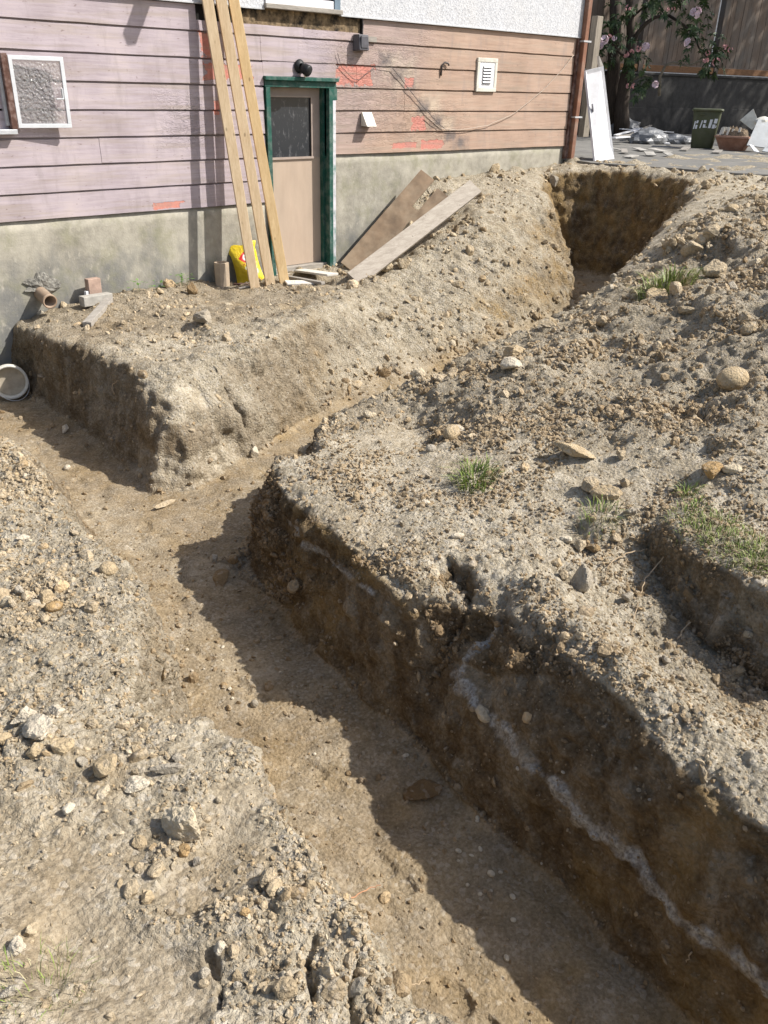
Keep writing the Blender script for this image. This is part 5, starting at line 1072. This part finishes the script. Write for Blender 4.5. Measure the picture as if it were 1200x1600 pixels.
ROCKS = [
 ((-5.049,-6.312,0.107,0.127), (.52, .475, .39), 'largest crumbly clod on the near left bank, two small stones below it', (1, .9, .85), .22),
 ((-5.087,-6.369,0.102,0.039), OCH, 'small brown stone touching the largest clod on the near left bank', (1, 1, .9), .08),
 ((-5.073,-6.41,0.097,0.039), GREY, 'small grey stone right of the brown one below the largest clod', (1, 1, .8), .12),
 ((-5.118,-6.003,0.128,0.1), TAN, 'squarish tan stone at the right end of the stone cluster on the left bank', (1, .85, .75), .08),
 ((-5.179,-5.856,0.135,0.084), TAN, 'buff angular stone in the stone cluster on the left bank', (1, .8, .7), .08),
 ((-5.245,-5.824,0.137,0.076), TAN, 'buff stone at the lower left of the stone cluster on the left bank', (1, .8, .7), .08),
 ((-5.198,-5.756,0.139,0.108), PALE, 'broad whitish clod on top of the stone cluster on the left bank', (1, .8, .6), .2),
 ((-5.204,-5.64,0.124,0.077), PALE, 'whitish clod above the buff stone at the left of the cluster', (1, .8, .7), .2),
 ((-5.132,-5.711,0.124,0.065), PALE, 'small whitish clod at the upper right of the left bank cluster', (1, .8, .7), .2),
 ((-5.154,-5.926,0.132,0.058), GREY, 'thin grey flake leaning between the buff stones of the cluster', (.6, 1.1, .6), .08),
 ((-5.282,-5.682,0.112,0.067), TAN, 'buff stone cut by the left picture edge beside the cluster', (1, .9, .8), .1),
 ((-5.061,-5.788,0.118,0.05), DRY, 'grey clod by itself just right of the whitish cluster', (1, 1, .8), .15),
 ((-4.986,-6.106,0.116,0.075), GREY, 'flat grey flake on the left bank above the largest clod', (1.2, .6, .4), .06),
 ((-4.935,-6.086,0.113,0.059), GREY, 'tilted grey flake behind the flat one above the largest clod', (1.2, .6, .4), .06),
 ((-5.076,-6.094,0.123,0.077), PALE, 'pale broken slab half sunk right of the squarish tan stone', (1.1, .7, .35), .1),
 ((-5.223,-6.44,0.113,0.043), TAN, 'buff pebble in front of a dusty clod near the lower left bank', (1, .9, .9), .08),
 ((-5.243,-6.408,0.116,0.049), DRY, 'dusty clod behind the buff pebble near the lower left bank', (1, .9, .8), .15),
 ((-5.171,-6.387,0.106,0.057), DRY, 'dusty flattish clod just above the pair on the lower left bank', (1.1, .8, .6), .15),
 ((-5.154,-6.266,0.114,0.043), TAN, 'small buff clod left of the two stones below the largest clod', (1, .9, .8), .15),
 ((-5.08,-6.647,0.135,0.032), OCH, 'orange-brown pebble on the bank rim at lower centre', (.8, 1, .9), .08),
 ((-4.985,-6.599,0.137,0.062), DRY, 'dusty angular clod near the trench rim at lower centre', (1, .9, .7), .15),
 ((-5.224,-6.699,0.129,0.036), GREY, 'round grey stone with a smaller one behind it at the bottom', (1, 1, .9), .1),
 ((-5.17,-6.682,0.128,0.04), PALE, 'pale clod above the round grey stone at the bottom', (1, .8, .7), .18),
 ((-5.154,-6.708,0.131,0.037), DRY, 'dusty clod right of the pale one at the bottom', (1, .8, .8), .18),
 ((-5.558,-6.524,0.199,0.044), GREY, 'long grey stone beside the dry grass at the bottom left', (.55, 1.2, .6), .08),
 ((-5.513,-6.422,0.199,0.063), PALE, 'pale crusty clod at the left edge above the dry grass', (1, .9, .7), .2),
 ((-5.466,-6.386,0.171,0.056), DRY, 'dark-sided crusty clod next to the pale one at the left edge', (1, .7, .7), .2),
 ((-5.253,-6.078,0.126,0.037), PALE, 'small white stone alone below the left bank cluster', (1, .8, .7), .1),
 ((-4.599,-4.904,0.055,0.078), TAN, 'smooth tan cobble near the trench rim on the far left bank', (1.2, .8, .6), .04),
 ((-4.622,-4.754,0.046,0.118), DRY, 'flat dusty slab left of the tan cobble on the far left bank', (1.3, .6, .4), .1),
 ((-4.755,-4.393,0.041,0.05), PALE, 'pale flat pebble by itself on the far left bank', (1.2, .8, .5), .06),
 ((-4.931,-4.839,0.058,0.055), GREY, 'round grey pebble at the left, above the buff pair', (1, 1, .8), .06),
 ((-4.869,-4.956,0.062,0.088), TAN, 'buff knobbly stone above the orange one on the left bank', (1.1, .8, .7), .12),
 ((-4.885,-5.063,0.066,0.072), OCH, 'orange-brown oval stone below the knobbly buff one', (1.2, .8, .6), .05),
 ((-4.941,-5.117,0.068,0.037), DRY, 'little round pebble under the orange-brown oval stone', (1, 1, .9), .05),
 ((-5.235,-6.717,0.132,0.022), DRY, 'tiny pebble below the round grey stone at the bottom', (1, 1, .9), .05),
 # trench floor
 ((-4.083,-5.12,-0.776,0.045), GREY, 'lone grey pebble on the sunlit trench floor', (1, .9, .9), .05),
 ((-4.288,-4.869,-0.76,0.043), DRY, 'lone dusty pebble close to the left wall of the trench floor', (1, .9, .8), .08),
 ((-3.392,-1.356,-0.727,0.105), PALE, 'white stone on the floor below the island, beside the shadow', (1.2, .8, .7), .08),
 ((-3.68,-2.056,-0.732,0.057), PALE, 'small white pebble on the sunlit floor at the left', (1.2, .8, .6), .05),
 ((-2.525,-2.805,-0.718,0.118), PALE, 'whitish angular block at the foot of the island by the junction', (1, .8, .9), .06),
 ((-3.409,-3.03,-0.744,0.131), DRY, 'buff flake on the floor below the corner of the island', (1.5, .6, .4), .08),
 ((-3.543,-3.877,-0.745,0.07), GREY, 'grey stone on the rubble fan at the foot of the right bank', (1, .9, .8), .08),
 ((-3.475,-3.99,-0.746,0.093), BRN, 'brown stone on the rubble fan beside the shadow edge', (1.1, .8, .7), .1),
 ((-3.621,-4.082,-0.748,0.128), BRN, 'reddish brown flake lying on the trench floor in shade', (1.4, .8, .35), .08),
 ((-3.828,-6.007,-0.809,0.157), (.17, .12, .07), 'long brown stone lying against the foot of the shaded right wall', (.62, 1.2, .6), .12),
 ((-3.743,-5.804,-0.804,0.028), PALE, 'bright white chip on the shaded floor above the long brown stone', (1, .6, .4), .05),
 ((-4.116,-6.717,-0.843,0.029), PALE, 'bright white chip alone on the shaded floor near the bottom', (1, .8, .5), .05),
 ((-3.906,-6.457,-0.829,0.029), PALE, 'largest white pebble of the scatter on the shaded floor', (1, .9, .7), .05),
 # right side
 ((-2.989,-6.091,-0.092,0.157), GREY, 'big rounded grey boulder sitting in the hollow on the right', (.9, .8, .95), .06),
 ((-2.991,-5.987,-0.085,0.068), DRY, 'dusty stone leaning left of the big grey boulder', (.8, .9, .9), .1),
 ((-2.952,-5.912,-0.071,0.075), TAN, 'tan stone above and left of the big grey boulder', (1.1, .8, .7), .1),
 ((-2.735,-5.885,-0.082,0.078), DRY, 'dusty pale clod higher up behind the big grey boulder', (1, .9, .9), .15),
 ((-2.751,-5.821,-0.07,0.067), PALE, 'whitish clod left of the dusty one behind the grey boulder', (1, .9, .9), .15),
 ((-2.698,-5.932,-0.085,0.072), BRN, 'brown stone to the right behind the grey boulder', (1, .8, .7), .1),
 ((-2.592,-5.975,-0.035,0.066), DRY, 'dusty stone at the top of the hollow below the grass tuft', (1.1, .8, .7), .1),
 ((-2.87,-6.244,-0.144,0.056), GREY, 'grey stone right of the big boulder on the dark rubble', (1, .9, .8), .08),
 ((-3.241,-6.448,-0.067,0.04), GREY, 'grey stone on the shaded slope below the big boulder', (1.2, .8, .6), .08),
 ((-3.094,-6.576,-0.169,0.056), GREY, 'light grey angular stone at the bottom of the shaded hollow', (1.2, .8, .7), .08),
 ((-3.127,-6.745,-0.174,0.058), GREY, 'pale stone lowest in the shaded hollow on the right', (1.2, .8, .6), .08),
 ((-2.751,-6.728,-0.133,0.047), DRY, 'pale stone stuck in the shaded bank at the right edge', (1, .9, .9), .1),
 ((-1.024,-5.654,0.333,0.174), TAN, 'smooth oval tan boulder half buried near the right edge', (.85, 1.1, .95), .02),
 ((-2.027,-6.102,0.17,0.126), OCH, 'orange-brown angular rock just above the grassy bank', (1, .9, .85), .1),
 ((-2.194,-5.428,0.096,0.206), TAN, 'flat tan slab tilted among the heap rubble', (1.2, .75, .4), .06),
 ((-2.31,-4.629,-0.036,0.153), TAN, 'tan oblong stone in the rubble channel beside the pale plateau', (.6, 1.1, .7), .05),
 ((-2.173,-4.565,-0.016,0.086), PALE, 'flat pale stone above the tan oblong one', (1.3, .8, .4), .05),
 ((-2.533,-4.68,-0.027,0.059), GREY, 'round grey cobble at the edge of the pale plateau', (1, 1, .8), .04),
 ((-2.409,-5.776,0.065,0.14), TAN, 'knobbly tan clod in the pile above the small grass tuft', (1.1, .9, .8), .14),
 ((-2.411,-5.674,0.063,0.116), DRY, 'dusty clod left of the knobbly tan one in the pile', (1, .9, .9), .14),
 ((-2.268,-5.788,0.094,0.077), DRY, 'small dusty clod right of the knobbly tan one', (1, .9, .9), .14),
 ((-2.457,-5.957,0.057,0.073), GREY, 'grey clod below the knobbly pile at the hollow edge', (1, .9, .9), .14),
 ((-2.074,-5.632,0.125,0.081), DRY, 'dusty upright clod on the heap above the knobbly pile', (.8, .9, 1), .12),
 ((0.106,-4.413,0.399,0.216), TAN, 'tan clod under the grass tuft high on the heap', (.9, .9, .9), .1),
 ((0.643,-4.555,0.582,0.231), DRY, 'large rounded clod right of the grass tuft high on the heap', (1.1, .9, .8), .14),
 ((1.312,-3.992,0.577,0.191), DRY, 'dusty clod above the grass tuft on the far heap', (1.1, .9, .8), .14),
 ((1.466,-4.07,0.666,0.169), DRY, 'dusty clod at the top of the far heap', (1.1, .9, .8), .14),
 ((-0.156,-4.824,0.414,0.137), DRY, 'flat dusty clod just below the grass tuft on the heap', (1.3, .9, .6), .14),
 ((-1.187,-4.127,0.128,0.2), TAN, 'tan knobbly clod at the heap rim above the second trench', (1.2, .8, .7), .14),
 ((-0.435,-3.84,0.178,0.151), DRY, 'dusty clod on the heap rim near the far trench', (1.1, .8, .7), .14),
 ((-1.551,-4.411,0.111,0.195), PALE, 'pale flat clod on the heap slope below the rim', (1.3, .9, .5), .1),
 ((-3.097,-5.438,-0.064,0.055), PALE, 'pale pebble alone on the plateau above the slump', (1.2, .9, .5), .05),
 ((-3.009,-5.141,-0.051,0.046), PALE, 'pale oval pebble on the plateau', (1.3, .8, .6), .04),
 ((0.998,-0.744,0.194,0.261), DRY, 'pointed clod leaning on the silvery plank', (.8, .8, 1.2), .14),
 ((0.36,-1.058,0.088,0.205), DRY, 'blocky clod at the lower end of the silvery plank', (1, .9, .9), .12),
 ((0.529,-1.144,0.144,0.164), DRY, 'small clod between the pointed and the blocky one', (1, .9, .9), .12),
 ((-2.101,-1.45,-0.052,0.177), GREY, 'rounded grey clod alone on top of the island', (1.1, 1, .85), .1),
 ((-1.551,-0.327,-0.029,0.127), BRN, 'brown lump by the foundation weeds', (.9, .9, 1.2), .14),
 ((3.918,-0.427,0.74,0.154), GREY, 'pale stone stuck in the dark end wall under the house corner', (.9, .7, 1.2), .06),
]
for i, (spec, col, lab, shp, rg) in enumerate(ROCKS):
    place_rock(spec, col, lab, shp, 50 + i, rounded=rg < .055, rough=rg)

# scatter: probability by real surface area and roughness of the soil
A, B_, C_ = GP[GF[:, 0]], GP[GF[:, 1]], GP[GF[:, 2]]
TCEN = (A + B_ + C_) / 3; TAREA = np.linalg.norm(np.cross(B_ - A, C_ - A), axis=1) / 2; TN = np.cross(B_ - A, C_ - A); TN /= np.maximum(np.linalg.norm(TN, axis=1, keepdims=True), 1e-12)
zone = {k: v[GF].mean(1) for k, v in ZONE.items()}
TD = np.linalg.norm(TCEN - camp, axis=1)
OK = inview(TCEN, 1.12) & (TCEN[:, 1] < -.03) & (TD < 15) & (TCEN[:, 0] < 5.0)
clump = sstep(-.1, .45, fbm(TCEN, .38, 3, 901))
base = np.clip(zone['rough'], 0.02, 1) ** 1.5 * (.25 + 1.1 * clump) + .14 * zone['floor'] + .30 * zone['wall']
base *= 1 - .75 * zone['wall']
base += 1.4 * zone['toe'] * (.3 + clump)
base += .9 * zone['heap'] * clump + .5 * zone['hollow'] * clump
base *= sstep(.15, .5, TN[:, 2]) * (1 - .72 * np.clip(zone['isl'] + zone['mound'], 0, 1)) * (1 - .6 * zone['floor'])
def scatter(n, dmax, dfall):
    wgt = TAREA * base * OK * (TD < dmax) * np.clip(dfall / TD, .2, 3) ** 1.3; c = np.cumsum(wgt); t = np.searchsorted(c, rng.random(n) * c[-1])
    u, v = rng.random(n), rng.random(n); k = u + v > 1; u[k], v[k] = 1 - u[k], 1 - v[k]
    return A[t] + (B_[t] - A[t]) * u[:, None] + (C_[t] - A[t]) * v[:, None], TN[t], t
def randrot(n):
    q = rng.normal(size=(n, 4)); q /= np.linalg.norm(q, axis=1, keepdims=True); w, x, y, z = q.T
    return np.stack([1 - 2 * (y * y + z * z), 2 * (x * y - z * w), 2 * (x * z + y * w), 2 * (x * y + z * w), 1 - 2 * (x * x + z * z), 2 * (y * z - x * w), 2 * (x * z - y * w), 2 * (y * z + x * w), 1 - 2 * (x * x + y * y)], 1).reshape(n, 3, 3)
PAL = np.array([(.42, .36, .27), (.37, .315, .235), (.46, .40, .31), (.33, .28, .205), (.43, .345, .235), (.50, .455, .37), (.38, .36, .32), (.29, .235, .165)])
def pebbles(n, dmax, dfall, rmin, rmax, sub, scale_d, seed):
    P, N, t = scatter(n, dmax, dfall); nproto = 8; R = randrot(n)
    r = rmin * (rmax / rmin) ** (rng.random(n) ** 3.0); d = np.linalg.norm(P - camp, axis=1); r = r * np.clip(d / scale_d, .7, 2.2)
    V = []; F = []; Cc = []; off = 0
    col = PAL[rng.choice(len(PAL), n, p=[.26, .2, .18, .12, .06, .06, .06, .06])] * rng.uniform(.85, 1.18, (n, 1))
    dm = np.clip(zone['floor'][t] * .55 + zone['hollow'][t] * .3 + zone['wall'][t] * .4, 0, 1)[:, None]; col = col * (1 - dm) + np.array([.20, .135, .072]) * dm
    for k in range(nproto):
        S, f = rock_shape(sub, seed + k, 9, .16); s = np.arange(n) % nproto == k; m = int(s.sum())
        sq = rng.uniform(.45, 1.4, (m, 1, 3)) * r[s][:, None, None]
        vv = np.einsum('nij,nvj->nvi', R[s], S[None] * sq) + (P[s] + N[s] * (r[s] * .10)[:, None])[:, None, :]
        V.append(vv.reshape(-1, 3)); F.append((f[None] + (np.arange(m) * len(S))[:, None, None]).reshape(-1, 3) + off); off += m * len(S); Cc.append(np.repeat(col[s], len(S), 0))
    return np.concatenate(V), np.concatenate(F), np.concatenate(Cc)
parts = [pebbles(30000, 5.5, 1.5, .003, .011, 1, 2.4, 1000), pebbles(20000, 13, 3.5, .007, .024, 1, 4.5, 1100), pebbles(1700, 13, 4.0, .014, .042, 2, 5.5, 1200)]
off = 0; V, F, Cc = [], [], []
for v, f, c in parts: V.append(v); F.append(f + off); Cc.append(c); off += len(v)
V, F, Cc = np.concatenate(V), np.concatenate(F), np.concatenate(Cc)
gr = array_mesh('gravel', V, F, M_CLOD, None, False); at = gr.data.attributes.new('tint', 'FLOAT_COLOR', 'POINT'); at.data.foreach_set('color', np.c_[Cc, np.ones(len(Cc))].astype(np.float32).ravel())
tag(gr, 'loose crumbs and pebbles strewn over the dug soil', 'gravel', None, 'stuff')
# the larger clods, one object each
protos = []
for k in range(14):
    P, F = rock_shape(3, 1300 + k, 9, .15)
    o = array_mesh('clod', P, F, M_CLOD, None, False); tint_attr(o.data, PAL[k % 8] * rng.uniform(.95, 1.15), len(P)); protos.append(o)
CNAME = ['buff', 'brownish', 'pale', 'dark brown', 'orange-brown', 'whitish', 'grey', 'dark brown']
MARKS = [((spec[0], spec[1], spec[2]), lab.split(' on ')[0].split(' in ')[0].split(' at ')[0].split(' near ')[0].split(', ')[0].split(' with ')[0].split(' above ')[0].split(' below ')[0].split(' beside ')[0].split(' lying ')[0].split(' alone')[0].split(' half ')[0].split(' touching ')[0].split(' of ')[0].split(' left')[0].split(' right')[0].split(' cut ')[0].split(' by ')[0].split(' leaning ')[0].split(' stuck ')[0]) for spec, c_, lab, s_, r_ in ROCKS]
cnt = {}
for m_, n_ in MARKS: cnt[n_] = cnt.get(n_, 0) + 1
MARKS = [(m_, n_) for m_, n_ in MARKS if cnt[n_] == 1]
MARKS += [((0.345,-4.355,0.455), 'bright green tuft on the heap'), ((-2.686,-5.156,-0.007), 'grass tuft by the plateau'), ((-2.461,-6.391,0.115), 'grassy bank lip'), ((-.9, -.5, 0), 'leaning lumber'), ((1.2, -.7, .3), 'silvery plank'), ((-2.3, -.2, 0), 'upright brick'), ((-3.4, -.4, -.7), 'white bucket'), ((4.4, -1.0, .95), 'leaning white door'), ((-3.3, -2.7, -.7), 'island corner'), ((-2.498,-3.037,-0.708), 'corner where the trenches meet')]
P, N, t = scatter(90, 11, 4.0); used = set(); taken = set()
for i in range(len(P)):
    k = i % 14; o = protos[k] if k not in used else protos[k].copy()
    if k in used: C.objects.link(o)
    used.add(k)
    r = .022 * (2.2 ** rng.random()) * np.clip(np.linalg.norm(P[i] - camp) / 5.0, .6, 1.5)
    o.location = P[i] + N[i] * r * .25; o.scale = tuple(r * s for s in rng.uniform(.75, 1.25, 3)); o.rotation_euler = tuple(rng.uniform(0, 6, 3))
    best = None
    for m_, n_ in sorted(MARKS, key=lambda q: (q[0][0] - P[i][0]) ** 2 + (q[0][1] - P[i][1]) ** 2)[:8]:
        d = P[i] - np.array(m_); a, b = d @ Rv, d @ np.array([.675, .738, 0])
        side = ('right of' if a > 0 else 'left of') if abs(a) > abs(b) else ('behind' if b > 0 else 'in front of')
        lab = '%s %s clod lying %s the %s' % ('small' if r < .03 else 'fist-sized', CNAME[k % 8], side, n_)
        if lab not in taken and len(lab.split()) < 16: best = lab; break
    best = best or lab; taken.add(best)
    tag(o, best, 'clod', 'loose clods on the dug soil')
# white shell-like chips on the shaded floor
for i in range(26):
    px_ = rnd.random(); x, y = (-3.95 + rnd.uniform(-.1, .3), -6.45 + rnd.uniform(-.25, .2)) if i < 15 else (-4.05 + rnd.uniform(-.15, .25), -5.3 + rnd.uniform(-.5, .8))
    place_rock((x, y, ground_z(x, y), rnd.uniform(.010, .022)), PALE, 'tiny white pebble on the shaded floor of the main trench', (1.1, .9, .6), 700 + i, True, .03, 'pebble', 'pebble', 'white pebbles on the trench floor')

# ------------------------------------------------------------------ grass and roots
M_GRASS = leaf_mat('grass_blades', (.085, .12, .022), (.20, .26, .06)); M_STRAW = leaf_mat('dry_grass_blades', (.22, .19, .10), (.36, .32, .19))
def blades(centers, n, spread, hmin, hmax, wid, lean=.6):
    v, f = [], []
    for c in centers:
        for _ in range(n):
            a = rnd.random() * 6.283; r = spread * rnd.random() ** .6; x, y = c[0] + r * math.cos(a), c[1] + r * math.sin(a); z = ground_z(x, y, c[2] + .5) - .004
            h = rnd.uniform(hmin, hmax); da = a + rnd.uniform(-1, 1); ln = rnd.uniform(.15, 1) * lean; dx, dy = math.cos(da) * ln * h, math.sin(da) * ln * h; w = wid * rnd.uniform(.6, 1.2); px, py = -math.sin(da) * w, math.cos(da) * w
            b = len(v); v += [(x - px, y - py, z), (x + px, y + py, z), (x + dx * .35 + px * .8, y + dy * .35 + py * .8, z + h * .55), (x + dx * .35 - px * .8, y + dy * .35 - py * .8, z + h * .55), (x + dx, y + dy, z + h * (1 - .35 * ln))]
            f += [(b, b + 1, b + 2, b + 3), (b + 3, b + 2, b + 4)]
    return v, f
def tuft(g, n, spread, h0, h1, w, label, dry=.2, lean=1.15):
    t = thing('grass_tuft', label, 'grass', g)
    tag(link_mesh('green_blades', *blades([g], int(n * (1 - dry)), spread, h0, h1, w, lean), M_GRASS, t), kind='stuff')
    if dry: tag(link_mesh('dry_blades', *blades([g], int(n * dry), spread * 1.1, h0 * .6, h1 * .9, w, lean), M_STRAW, t), kind='stuff')
tuft((0.345,-4.355,0.455), 460, .20, .06, .20, .0045, 'bright green grass tuft high on the spoil heap', .42)
tuft((-2.686,-5.156,-0.007), 230, .11, .05, .12, .003, 'small grass tuft at the edge of the pale plateau', .2)
tuft((-2.574,-5.861,0.025), 110, .10, .04, .10, .0022, 'thin greyish grass tuft at the top of the hollow', .5)
tuft((-5.495,-6.533,0.179), 170, .09, .02, .06, .0010, 'sparse dry grass tuft at the bottom left corner', .6)
tuft((-2.171,-6.08,0.129), 80, .06, .03, .07, .002, 'small green grass tuft left of the orange-brown rock', .2)
sod = [(-2.389,-6.195,0.107), (-2.461,-6.3,0.109), (-2.357,-6.287,0.117), (-2.5,-6.428,0.112), (-2.445,-6.367,0.115), (-2.548,-6.527,0.111), (-2.561,-6.618,0.111), (-2.423,-6.589,0.124), (-2.417,-6.485,0.124), (-2.291,-6.184,0.121), (-2.299,-6.362,0.129), (-2.565,-6.648,0.11), (-2.478,-6.673,0.12), (-2.482,-6.563,0.118)]
tag(link_mesh('grass', *blades(sod, 75, .085, .015, .05, .0022, 1.0), M_GRASS), 'short green grass on top of the cut bank at the right', 'grass', None, 'stuff')
tag(link_mesh('dry_grass', *blades(sod, 95, .10, .012, .045, .0016, 1.4), M_STRAW), 'straw-coloured grass among the green on the cut bank', 'grass', None, 'stuff')
# leafy weeds by the foundation
M_WEED = leaf_mat('weed_leaf', (.05, .10, .02), (.11, .20, .045))
for (x, y, lab, n, s) in ((-1.55, -.12, 'leafy green weed growing at the foot of the foundation', 26, .10), (-1.85, -.14, 'low weed beside the leafier one at the foundation', 18, .08), (-2.05, -.16, 'faint straggling weed at the foundation, left of the other two', 14, .08)):
    z = ground_z(x, y); v, f = [], []
    for _ in range(n):
        a = rnd.random() * 6.28; r = rnd.random() * s; h = rnd.uniform(.02, .11) * s / .08; c = Vector((x + r * math.cos(a), y + r * math.sin(a) * .6, z + h)); d = Vector((math.cos(a), math.sin(a), rnd.uniform(-.2, .6))).normalized(); sd2 = d.cross(Vector((0, 0, 1))).normalized(); L = rnd.uniform(.03, .05)
        b = len(v); v += [c, c + d * L * .5 + sd2 * L * .3, c + d * L, c + d * L * .5 - sd2 * L * .3, c - Vector((0, 0, h)), c + sd2 * .002]; f += [(b, b + 1, b + 2, b + 3), (b, b + 4, b + 5)]
    tag(link_mesh('weed', v, f, M_WEED), lab, 'weed')
M_ROOT = mat('pale_root', (.40, .30, .19), .8, .25, 30, .2); M_REDROOT = mat('reddish_root', (.42, .22, .12), .8, .25, 30, .2)
def root(pts, r, m, label, sag=.01):
    pts = [Vector(p) for p in pts]; out = []
    for a, b in zip(pts, pts[1:]):
        for i in range(5): out.append(a.lerp(b, i / 5) + Vector((rnd.uniform(-1, 1), rnd.uniform(-1, 1), rnd.uniform(-.5, 1))) * r * 1.5)
    out.append(pts[-1]); n = len(out)
    tag(MB().tube(out, [r * (1 - .6 * i / n) for i in range(n)], 6).build('root', m, None, True), label, 'root')
def up(p, h): return (p[0], p[1], p[2] + h)
root([up((-2.532,-6.229,0.004), .05), up((-2.557,-6.206,-0.099), .05), up((-2.69,-6.215,-0.145), .05), up((-2.835,-6.278,-0.155), .04), up((-3.089,-6.409,-0.135), .03)], .0035, M_ROOT, 'long pale root hanging down the shaded bank under the grass')
root([up((-2.503,-6.11,-0.094), .04), up((-2.638,-6.07,-0.097), .05), up((-2.765,-6.071,-0.099), .05), up((-2.877,-6.117,-0.117), .02)], .0035, M_ROOT, 'pale root arching over the rubble beside the grey boulder')
root([up((-2.876,-6.499,-0.2), .02), up((-2.729,-6.488,-0.197), .04), up((-2.74,-6.574,-0.155), .03)], .004, M_ROOT, 'short pale root sticking out low in the shaded bank')
root([up((-2.726,-6.585,-0.107), .02), up((-2.729,-6.62,-0.103), .05), up((-2.745,-6.664,-0.136), .03)], .004, M_ROOT, 'curled pale root right of the low one in the shaded bank')
root([((-4.664,-6.465,-0.3)), ((-4.634,-6.481,-0.33)), ((-4.568,-6.478,-0.35)), ((-4.512,-6.489,-0.36))], .003, M_REDROOT, 'reddish root poking from the left bank over the trench floor')
root([((-4.821,-6.883,-0.1)), ((-4.772,-6.882,-0.14)), ((-4.741,-6.887,-0.16)), ((-4.704,-6.88,-0.18))], .002, M_ROOT, 'thin pale root poking from the bank rim near the bottom')
root([up((-3.762,-7.176,-0.651), .01), up((-3.771,-7.177,-0.699), .015), up((-3.787,-7.194,-0.781), .01)], .003, M_ROOT, 'thin root hanging on the shaded right wall below the pale seam')
root([up((-3.185,-1.904,-0.322), .02), up((-3.168,-1.863,-0.26), .02), up((-3.148,-1.991,-0.189), .02)], .005, M_ROOT, 'pale twig stuck in the shaded side of the island')
